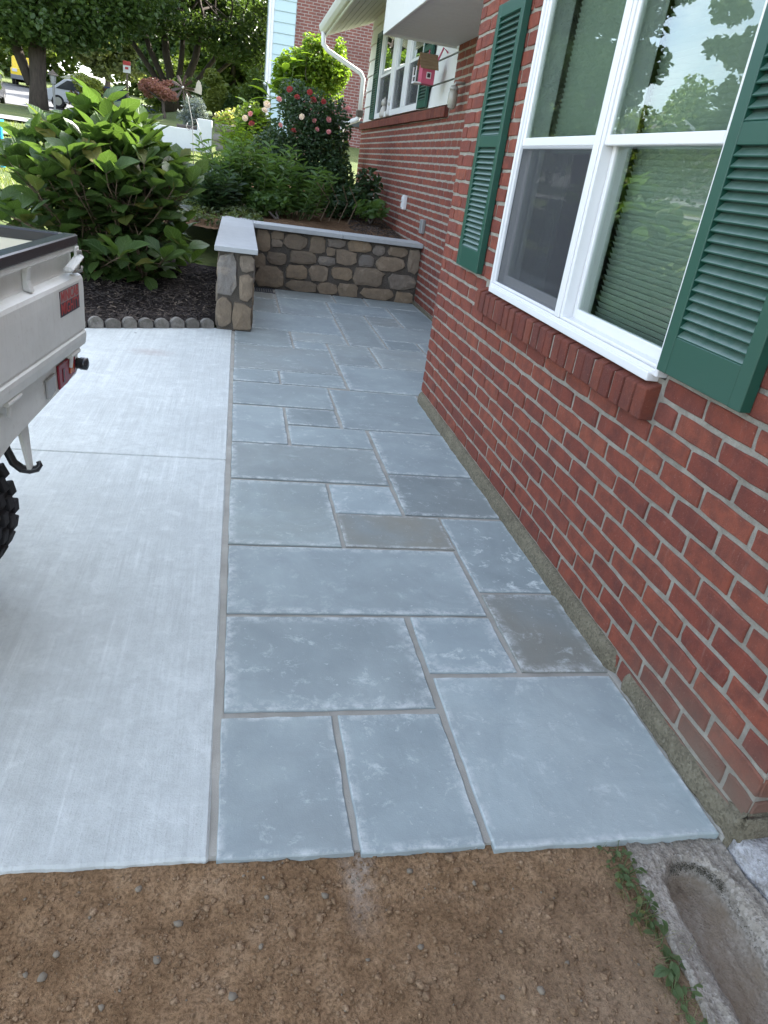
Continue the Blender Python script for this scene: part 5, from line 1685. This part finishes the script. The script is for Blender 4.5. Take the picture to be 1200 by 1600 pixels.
MB().lathe([(.005, -.02), (.022, -.01), (.022, .02), (.004, .03)], 12, Matrix.Translation((-.955, 13.95, 2.18)) @ Matrix.Rotation(R(90), 4, 'X')).build('hub', plain('hub_silver', (.55, .52, .48), .4, .5), t, 0, True)
fin_ = [(-.93, 2.165), (-.80, 2.15), (-.66, 2.12), (-.655, 2.22), (-.68, 2.30), (-.71, 2.33), (-.74, 2.29), (-.76, 2.20), (-.84, 2.195), (-.93, 2.195)]
MB().prism(fin_, 13.998, 14.006, Matrix(((1, 0, 0, 0), (0, 0, 1, 0), (0, 1, 0, 0), (0, 0, 0, 1)))).build('tail_fin', plain('tail_cream', (.62, .55, .42), .6, var=.4), t)
# street sign
sx, sy = -5.37, 41.0
t = thing('street_sign', 'small white sign with a red top on a post beyond the lawn', 'sign', (sx, sy, gz(sx, sy)))
MB().box(sx - .04, sy, gz(sx, sy) - .1, sx + .04, sy + .06, 4.35).build('post', plain('sign_post', (.16, .13, .10), .8), t)
MB().box(sx - .17, sy - .02, 3.92, sx + .17, sy - .002, 4.40).build('panel', plain('sign_white', (.78, .78, .78), .5), t)
MB().box(sx - .17, sy - .026, 4.23, sx + .17, sy - .021, 4.40).build('red_band', plain('sign_red', (.5, .06, .06), .5), t)
MB().box(sx - .08, sy - .026, 4.06, sx + .07, sy - .021, 4.16).build('red_mark', MATS['sign_red'], t)
# lamp post
lx, ly = -5.50, 26.0
t = thing('lamp_post', 'garden lamp post with a hooded lantern beside the stout tree trunk', 'lamp post', (lx, ly, gz(lx, ly)))
MB().tube([(lx, ly, gz(lx, ly) - .1), (lx, ly, 2.42)], .035, 8).build('post', plain('lamp_white', (.30, .30, .29), .6), t)
MB().lathe([(.07, 2.40), (.10, 2.62), (.02, 2.63)], 6, Matrix.Translation((lx, ly, 0))).build('lantern_glass', plain('lantern_glass', (.35, .36, .36), .3), t)
MB().lathe([(.16, 2.62), (.15, 2.65), (.03, 2.74), (.01, 2.78)], 8, Matrix.Translation((lx, ly, 0))).build('hood', plain('lamp_hood', (.30, .25, .22), .6), t)
# blue plastic lawn chair at the edge of the lawn
t = thing('lawn_chair', 'bright blue plastic slatted lawn chair on the grass', 'chair', (-3.35, 11, gz(-3.35, 11)))
cyM = plain('cyan_plastic', (.02, .36, .55), .4)
cx_, cy_, cz0 = -3.35, 11.0, gz(-3.35, 11)
for i in range(5):
    MB().box(cx_ - .25 + i * .105, cy_ + .18, cz0 + .30, cx_ - .16 + i * .105, cy_ + .205, cz0 + .95 - .03 * abs(i - 2)).build('back_slat', cyM, t, .006)
for i in range(5):
    MB().box(cx_ - .26, cy_ - .30 + i * .095, cz0 + .33, cx_ + .26, cy_ - .22 + i * .095, cz0 + .35).build('seat_slat', cyM, t, .005)
for s in (-1, 1):
    MB().box(cx_ + s * .30 - .05, cy_ - .36, cz0 + .55, cx_ + s * .30 + .05, cy_ + .22, cz0 + .575).build('armrest', cyM, t, .005)
    for yy in (-.33, .15):
        MB().box(cx_ + s * .30 - .025, cy_ + yy, cz0 - .02, cx_ + s * .30 + .025, cy_ + yy + .07, cz0 + .55).build('leg', cyM, t, .005)
# small white building far off
wx_, wy_ = -12.6, 70
t = thing('shed', 'low white building with a pale roof far beyond the street', 'building', (wx_, wy_, gz(wx_, wy_)))
MB().box(wx_ - 1.4, wy_, gz(wx_, wy_) - .2, wx_ + 1.4, wy_ + 4, gz(wx_, wy_) + .8).build('wall', sidingM, t)
MB().prism([(wx_ - 1.7, gz(wx_, wy_) + .8), (wx_ + 1.7, gz(wx_, wy_) + .8), (wx_, gz(wx_, wy_) + 1.4)], wy_ - .2, wy_ + 4.2, Matrix(((1, 0, 0, 0), (0, 0, 1, 0), (0, 1, 0, 0), (0, 0, 0, 1)))).build('roof', plain('pale_roof', (.55, .56, .57), .7), t)
# yellow board leaning by the cars
o = MB().box(-.09, -.02, 0, .09, .02, .75, Matrix.Translation((-7.1, 42.6, 2.75)) @ Matrix.Rotation(R(-38), 4, 'Y')).build('yellow_board', plain('yellow_paint', (.70, .48, .02), .5))
tag(o, 'yellow board leaning at a slant beside the dark blue car', 'board')

# ------------------------------------------------------------------ parked cars
tyreM = plain('tyre_rubber', (.022, .022, .024), .9, var=.4, bump=.004, sc=60)
carglassM = plain('car_glass', (.03, .035, .04), .08, var=.02)
def car(label, x, y, rz, col, L=4.4, W=1.75, H=1.45, boxy=False, lower=None, z=None, cat='car'):
    z = gz(x, y) + .03 if z is None else z
    t = thing('parked_car', label, cat, (x, y, z), 'cars parked along the street', rz)
    m = plain('car_paint_%s' % label[:9].replace(' ', '_'), col, .25, var=.03)
    h0, h1 = .28, H * .60
    side = [(-L / 2, h0), (L / 2, h0), (L / 2, h1 * .8), (L / 2 - .15, h1 * .92), (L * .22, h1), (L * .08 if not boxy else L * .12, H - .03), (-L * .22 if not boxy else -L * .45, H), (-L * .38 if not boxy else -L * .49, h1 * 1.02), (-L / 2, h1 * .95)]
    Mx = Matrix(((1, 0, 0, 0), (0, 0, 1, 0), (0, 1, 0, 0), (0, 0, 0, 1)))
    MB().prism(side, -W / 2, W / 2, Mx).build('body', m, t, .06, False, 2)
    if lower:
        MB().box(-L / 2 - .01, -W / 2 - .01, h0, L / 2 + .01, W / 2 + .01, h0 + .30).build('cladding', plain('cladding', lower, .6), t, .03)
    gl = [(L * .19, h1 + .03), (L * .07 if not boxy else L * .11, H - .10), (-L * .2 if not boxy else -L * .43, H - .09), (-L * .33 if not boxy else -L * .455, h1 + .05)]
    MB().prism(gl, -W / 2 - .012, W / 2 + .012, Mx).build('side_glass', carglassM, t)
    for sx_, nm in ((1, 'windscreen'), (-1, 'rear_window')):
        a = (L * .205, h1 + .03, L * .095 if not boxy else L * .125, H - .09) if sx_ > 0 else (-L * .375 if not boxy else -L * .492, h1 + .06, -L * .235 if not boxy else -L * .462, H - .09)
        MB().add([(a[0] + .012 * sx_, -W * .42, a[1]), (a[0] + .012 * sx_, W * .42, a[1]), (a[2] + .012 * sx_, W * .38, a[3]), (a[2] + .012 * sx_, -W * .38, a[3]), (a[0] - .02 * sx_, -W * .42, a[1]), (a[0] - .02 * sx_, W * .42, a[1]), (a[2] - .02 * sx_, W * .38, a[3]), (a[2] - .02 * sx_, -W * .38, a[3])],
                 [(0, 1, 2, 3), (7, 6, 5, 4), (0, 4, 5, 1), (1, 5, 6, 2), (2, 6, 7, 3), (3, 7, 4, 0)]).build(nm, carglassM, t)
    for sx_ in (-1, 1):
        for sy_ in (-1, 1):
            Mw = Matrix.Translation((sx_ * L * .31, sy_ * (W / 2 - .09), .31)) @ Matrix.Rotation(R(90), 4, 'X')
            w_ = MB().lathe([(.20, -.09), (.29, -.10), (.32, -.05), (.32, .05), (.29, .10), (.20, .09)], 20, Mw).build('wheel', tyreM, t, 0, False)
            MB().lathe([(.19, -.102), (.19, .102)], 14, Mw).build('rim', plain('rim_grey', (.4, .4, .4), .4, .7), w_)
        MB().box(sx_ * (L / 2 + .01) - .03, W * .28, h1 * .68, sx_ * (L / 2 + .01) + .01, W * .45, h1 * .84).box(sx_ * (L / 2 + .01) - .03, -W * .45, h1 * .68, sx_ * (L / 2 + .01) + .01, -W * .28, h1 * .84).build('lamp', plain('lamp_%d' % sx_, (.6, .6, .6) if sx_ > 0 else (.35, .03, .03), .3), t)
    return t
car('yellow boxy utility vehicle with dark cladding parked behind the tree trunk', -15.0, 63, R(-80), (.72, .52, .03), 4.6, 1.85, 1.8, True, (.14, .15, .16), cat='van')
car('black car parked at the kerb across the lawn', -11.9, 41, R(100), (.02, .02, .022), 4.5, 1.8, 1.5)
car('silver car parked behind the clipped dome shrub', -8.0, 45.5, R(8), (.45, .47, .50), 4.4, 1.75, 1.40)
car('dark blue car parked near the street sign', -6.3, 44.0, R(4), (.03, .05, .12), 4.3, 1.75, 1.36)

# ------------------------------------------------------------------ small white pickup backed towards the house
truck = thing('pickup_truck', 'small white flatbed pickup with knobby tyres backed up on the concrete', 'truck', (-.565, 1.82, 0), None, R(-6.1))
def mat_truck():
    m, nt, b = newmat('truck_white')
    n = noi(nt, 5, det=8, rough=.7)
    c = ramp(nt, n, [(.3, (.64, .65, .60)), (.6, (.74, .755, .715))])
    c = mix(nt, ramp(nt, noi(nt, 45, det=8, rough=.75), [(.56, 0), (.72, .4)]), c, (.42, .39, .33))
    sp = nd(nt, 'ShaderNodeTexNoise', Vector=pos(nt, (60, 60, 3)), Scale=1.0, Detail=5.0)
    c = mix(nt, ramp(nt, sp.outputs['Fac'], [(.6, 0), (.75, .3)]), c, (.45, .42, .36))
    fin(nt, b, c, ramp(nt, n, [(.3, .30), (.7, .5)]))
    return m
twM = mat_truck()
tbM = plain('truck_black', (.03, .032, .036), .22, var=.3)
tinM = plain('bed_cream', (.66, .63, .50), .6, var=.35)
EX = Matrix(((1, 0, 0, 0), (0, 0, 1, 0), (0, 1, 0, 0), (0, 0, 0, 1)))      # (x, z) outline swept along y
gate = [(-.034, .748), (.0, .742), (.012, .752), (.0165, .778), (.0165, .792), (.0115, .797), (.0115, .801), (.014, .806), (.0145, .93), (.013, .962), (.008, .972), (-.004, .9775), (-.018, .983), (-.0205, .99), (-.0205, 1.036), (-.015, 1.045), (.0, 1.047), (.0, 1.061), (-.034, 1.061)]
tg = MB().prism(gate, -.698, .698, EX).build('tailgate', twM, truck)
MB().box(-.040, -.70, 1.0612, .004, .70, 1.094).build('rail_cap', tbM, tg, .004)
for yy in (.30, -.10, -.50):                                 # stiffener tabs in the recess
    MB().prism([(-.0205, .984), (.004, .979), (-.006, 1.01), (.0, 1.046), (-.0205, 1.046)], yy - .012, yy + .012, EX).build('tab', twM, tg, .003)
lv = MB().box(-.008, .575, 1.006, .022, .70, 1.024, Matrix.Translation((0, .64, 1.015)) @ Matrix.Rotation(R(14), 4, 'X') @ Matrix.Translation((0, -.64, -1.015))).build('latch', twM, tg, .007)
MB().tube([(-.005, .668, 1.047), (.012, .69, 1.044), (.012, .695, 1.03)], .006, 6).tube([(-.005, .655, .985), (.012, .69, .987), (.012, .695, 1.0)], .006, 6).build('latch_hook', plain('latch_steel', (.40, .39, .36), .45, .6), tg, 0, True)
# sticker: two printed panels
stk = MB().box(.0140, .468, .880, .0152, .648, .955).build('sticker', plain('sticker_dark', (.035, .035, .05), .5), tg)
MB().box(.0151, .470, .9195, .0157, .646, .9535).build('sticker_panel', plain('sticker_grey', (.32, .24, .22), .5), stk)
TM = lambda y_, z_: Matrix.Translation((.0158, y_, z_)) @ Matrix(((0, 0, 1, 0), (1, 0, 0, 0), (0, 1, 0, 0), (0, 0, 0, 1)))
redM = plain('sticker_red', (.42, .05, .045), .5)
text('lettering', 'MINICAB', .041, TM(.558, .9365), redM, stk, .0008)
text('lettering', 'MIGHTY', .046, TM(.558, .9), redM, stk, .0008)
# bed sides
for s in (-1, 1):
    ya, yb = (.664, .70) if s > 0 else (-.70, -.664)
    sg = MB().box(-1.94, ya, .752, -.042, yb, 1.061).build('side_gate', tinM, truck, .003)
    MB().box(-1.94, ya - .001, 1.0612, -.041, yb + .001, 1.094).build('rail_cap', tbM, sg, .004)
    for zz in (.84, .90, .965):
        MB().box(-1.90, (ya - .006) if s > 0 else yb, zz, -.06, ya if s > 0 else (yb + .006), zz + .03).build('rib', tinM, sg, .002)
    Mk = Matrix.Translation((-.26, ya if s > 0 else yb, .985)) @ Matrix.Rotation(R(90 * s), 4, 'X')
    MB().lathe([(.012, 0), (.012, .02), (.033, .022), (.035, .03), (.012, .034)], 14, Mk).build('tie_knob', plain('rusty_knob', (.10, .06, .045), .8), sg, 0, True)
    MB().box(.0, ya, .985, .006, yb, 1.06).build('corner_plate', twM, sg, .002)
MB().box(-1.95, -.66, .70, -.036, .66, .745).build('bed_floor', tinM, truck)
MB().box(-1.985, -.70, .70, -1.95, .70, 1.14).build('bulkhead', twM, truck, .006)
# rear panel under the gate with its lamps
rp = [(-.69, .738), (.692, .738), (.692, .668), (.66, .652), (.22, .622), (.12, .614), (.02, .596), (-.69, .58)]
YZ = Matrix(((0, 0, 1, 0), (1, 0, 0, 0), (0, 1, 0, 0), (0, 0, 0, 1)))
rpo = MB().prism(rp, -.055, -.012, YZ).build('rear_panel', twM, truck, .004)
MB().prism([(.06, .635), (.06, .715), (-.68, .715), (-.68, .62)], -.0119, -.004, YZ).build('rear_panel_pressing', twM, rpo, .003)
for s in (1, -1):
    lp = MB().prism([(s * .475, .730), (s * .640, .732), (s * .636, .668), (s * .55, .652), (s * .48, .650)][::s], -.0118, -.004, YZ).build('tail_lamp', plain('lamp_red', (.28, .02, .035), .15), truck, .004)
    MB().box(-.0039, min(s * .575, s * .61), .678, -.001, max(s * .575, s * .61), .705).build('amber_lens', plain('lamp_amber', (.55, .12, .02), .2), lp)
    MB().box(-.0039, min(s * .51, s * .525), .668, -.002, max(s * .51, s * .525), .71).build('lens_rib', plain('lamp_deep', (.14, .008, .015), .2), lp)
    MB().prism([(s * .37, .712), (s * .45, .716), (s * .445, .66), (s * .40, .648), (s * .375, .652)][::s], -.0118, -.004, YZ).build('reverse_lamp', plain('lamp_clear', (.42, .42, .40), .15), truck, .004)
    MB().lathe([(.018, 0), (.019, .012), (.021, .014), (.021, .034), (.012, .038)], 14, Matrix.Translation((-.012, s * .672, .688)) @ Matrix.Rotation(R(90), 4, 'Y')).build('rubber_buffer', tbM, truck, 0, True)
for yy in (.60, .10, -.45):
    MB().tube([(.004, yy - .045, .741), (.004, yy + .045, .741)], .009, 8).tube([(.004, yy - .02, .741), (.0, yy - .025, .70)], .006, 6).build('hinge', twM, truck)
# chassis, hanger bracket with hook, axle
MB().box(-3.0, .16, .62, -.10, .24, .70).box(-3.0, -.24, .62, -.10, -.16, .70).box(-.16, -.30, .63, -.10, .38, .70).build('chassis', tbM, truck)
MB().add([(-.06, .25, .63), (-.06, .32, .63), (-.04, .285, .47), (-.04, .262, .47), (-.05, .25, .63), (-.05, .32, .63), (-.03, .285, .47), (-.03, .262, .47)], [(0, 3, 2, 1), (4, 5, 6, 7), (0, 1, 5, 4), (1, 2, 6, 5), (2, 3, 7, 6), (3, 0, 4, 7)]).build('bracket', twM, truck)
MB().tube([(-.10, .26, .60), (-.095, .265, .53), (-.08, .27, .485), (-.06, .275, .465), (-.04, .28, .46), (-.02, .285, .465), (-.012, .287, .477), (-.016, .288, .488)], [.012, .013, .013, .013, .012, .011, .009, .007], 8).build('tow_hook', tbM, truck, 0, True)
MB().tube([(-.41, -.4, .30), (-.41, .4, .30)], .04, 10).tube([(-2.31, -.4, .30), (-2.31, .4, .30)], .035, 10).build('axle', tbM, truck)
def knobby():
    b = MB()
    b.lathe([(.165, -.085), (.20, -.092), (.262, -.088), (.284, -.070), (.288, 0), (.284, .070), (.262, .088), (.20, .092), (.165, .085)], 40)
    for i in range(30):
        for row, (zz, dw, hh) in enumerate(((-.068, .020, .030), (-.024, .019, .026), (.024, .019, .026), (.068, .020, .030))):
            a = 2 * math.pi * (i + .5 * (row % 2)) / 30
            M_ = Matrix.Rotation(a, 4, 'Z') @ Matrix.Translation((.286, 0, zz))
            b.box(-.012, -.021, -dw, .014 if row in (1, 2) else .009, .021, dw, M_)
    return b.mesh('tyre', tyreM, .003)
km = knobby()
rimm = MB().lathe([(.06, -.05), (.10, -.07), (.15, -.06), (.166, -.084), (.166, .084), (.15, .05), (.06, .03)], 24).mesh('rim', plain('steel_rim', (.30, .30, .29), .5, .5))
for x_ in (-.41, -2.31):
    for s in (-1, 1):
        w_ = inst('wheel', rimm, truck, (x_, s * .28, .300), (R(90), 0, 0))
        inst('tyre', km, w_)
# cab, out of the photograph on the left
cabp = [(-2.02, .50), (-2.02, 1.78), (-2.20, 1.82), (-2.95, 1.80), (-3.22, 1.20), (-3.26, .80), (-3.26, .42), (-2.70, .42), (-2.62, .62), (-2.02, .62)]
cab = MB().prism(cabp, -.70, .70, EX).build('cab', twM, truck, .02, False, 2)
MB().prism([(-2.16, 1.25), (-2.16, 1.68), (-2.86, 1.68), (-3.06, 1.25)], -.706, .706, EX).build('side_window', carglassM, cab)
MB().box(-2.025, -.55, 1.30, -2.012, .55, 1.68).build('rear_window', carglassM, cab)

# ------------------------------------------------------------------ weeds, litter, lawn
weedM = mat_leaf('weed_leaf', (.08, .135, .055), (.14, .20, .085), .3, .5, (.16, .22, .11))
WB = [big_leaf(200 + k, .55, 5, .25) for k in range(4)]
WM = [fast_mesh('leaf', a_, b_, weedM, uv=c_, smooth=True) for a_, b_, c_ in WB]
def weed(label, pts_, s0, s1, n, sp, up_, seed):
    rr = random.Random(seed)
    x0, y0 = pts_[0]
    t = thing('weed', label, 'weed', (x0, y0, -.03), 'weeds along the trough')
    sb = MB()
    for (x, y) in pts_:
        for i in range(n):
            a = rr.uniform(0, 6.28)
            q = Vector((x + rr.uniform(-.012, .012), y + rr.uniform(-.012, .012), -.034))
            tp = q + Vector((math.cos(a) * sp * rr.uniform(.3, 1), math.sin(a) * sp * rr.uniform(.3, 1), up_ * rr.uniform(.3, 1)))
            sb.tube([q, q.lerp(tp, .5) + Vector((0, 0, .006)), tp], [.0014, .0012, .0008], 5, False)
            d = Vector((math.cos(a), math.sin(a), rr.uniform(-.15, .45)))
            o = bpy.data.objects.new('leaf', WM[rr.randrange(4)])
            C.objects.link(o)
            o.parent = t
            o.matrix_parent_inverse = Matrix.Translation(-ROOTLOC[t.name])
            o.matrix_basis = leaf_matrix(tp, d, Vector((rr.uniform(-.4, .4), rr.uniform(-.4, .4), 1)), rr.uniform(s0, s1))
    sb.build('stems', stemM, t, 0, True)
weed('fine leaved weed growing at the flagstone corner beside the trough', [(.948, 1.062), (.965, 1.035), (.945, 1.01), (.975, 1.0), (.955, .975)], .012, .022, 6, .03, .035, 1)
weed('trailing weed with small leaves between soil and trough', [(.965, .955), (.955, .93), (.975, .915), (.94, .90), (.965, .885)], .013, .024, 5, .03, .03, 2)
weed('broad leaved weed with large oval leaves hugging the trough rim', [(.962, .845), (.955, .815), (.965, .785), (.955, .765)], .026, .042, 3, .018, .022, 3)
weed('low weed at the lower end of the trough rim', [(.945, .735), (.935, .70), (.925, .665), (.93, .63)], .016, .030, 5, .026, .03, 4)
V, F = [], []
for i in range(150):
    x, y = .955 + random.gauss(0, .022), random.uniform(.6, 1.07)
    a, L_ = random.uniform(0, 6.28), random.uniform(.02, .07)
    k = len(V)
    p = Vector((x, y, -.034))
    q = p + Vector((math.cos(a) * L_ * .8, math.sin(a) * L_ * .8, L_ * random.uniform(.1, .8)))
    s_ = Vector((-math.sin(a), math.cos(a), 0)) * .0013
    V += [p - s_, p + s_, q]
    F.append((k, k + 1, k + 2))
tag(link(bpy.data.objects.new('grass_blades', fast_mesh('grass_blades', V, F, mat_leaf('dry_blade', (.11, .12, .04), (.20, .18, .09), .3)))), 'thin dry grass blades among the weeds by the trough', 'grass', kind='stuff')
o = bpy.data.objects.new('fallen_leaf', WM[1])
C.objects.link(o)
o.matrix_basis = leaf_matrix(Vector((-.235, 1.072, -.022)), Vector((1, -.3, .12)), Vector((.1, 0, 1)), .035)
tag(o, 'single small green leaf fallen on the brown soil', 'leaf')
# lawn blades where the sunlit lawn shows past the hydrangea
n = 26000
x = rng.uniform(-6.5, .2, n)
y = 9.0 + 9 * rng.uniform(0, 1, n) ** 1.3
keep = ~((x > -.9) & (y < 15.4)) & ~((y > 14.55) & (y < 15.0)) & ~((y > 17.2) & (y < 18.4)) & ~((x > -2.7) & (y > 16.9))
x, y = x[keep], y[keep]
z = np.array([gz(a_, b_) for a_, b_ in zip(x, y)])
a = rng.uniform(0, 6.28, len(x))
L_ = rng.uniform(.03, .08, len(x))
p = np.stack([x, y, z - .01], 1)
s_ = np.stack([-np.sin(a), np.cos(a), 0 * a], 1) * .006
q = p + np.stack([np.cos(a) * L_ * .6, np.sin(a) * L_ * .6, L_], 1)
V = np.stack([p - s_, p + s_, q], 1).reshape(-1, 3)
F = np.arange(len(V)).reshape(-1, 3)
tag(link(bpy.data.objects.new('lawn_grass', fast_mesh('lawn_grass', V, F, mat_leaf('lawn_blade', (.10, .16, .03), (.19, .22, .06), .4)))), 'short sunlit lawn grass behind the hydrangea', 'grass', kind='stuff')
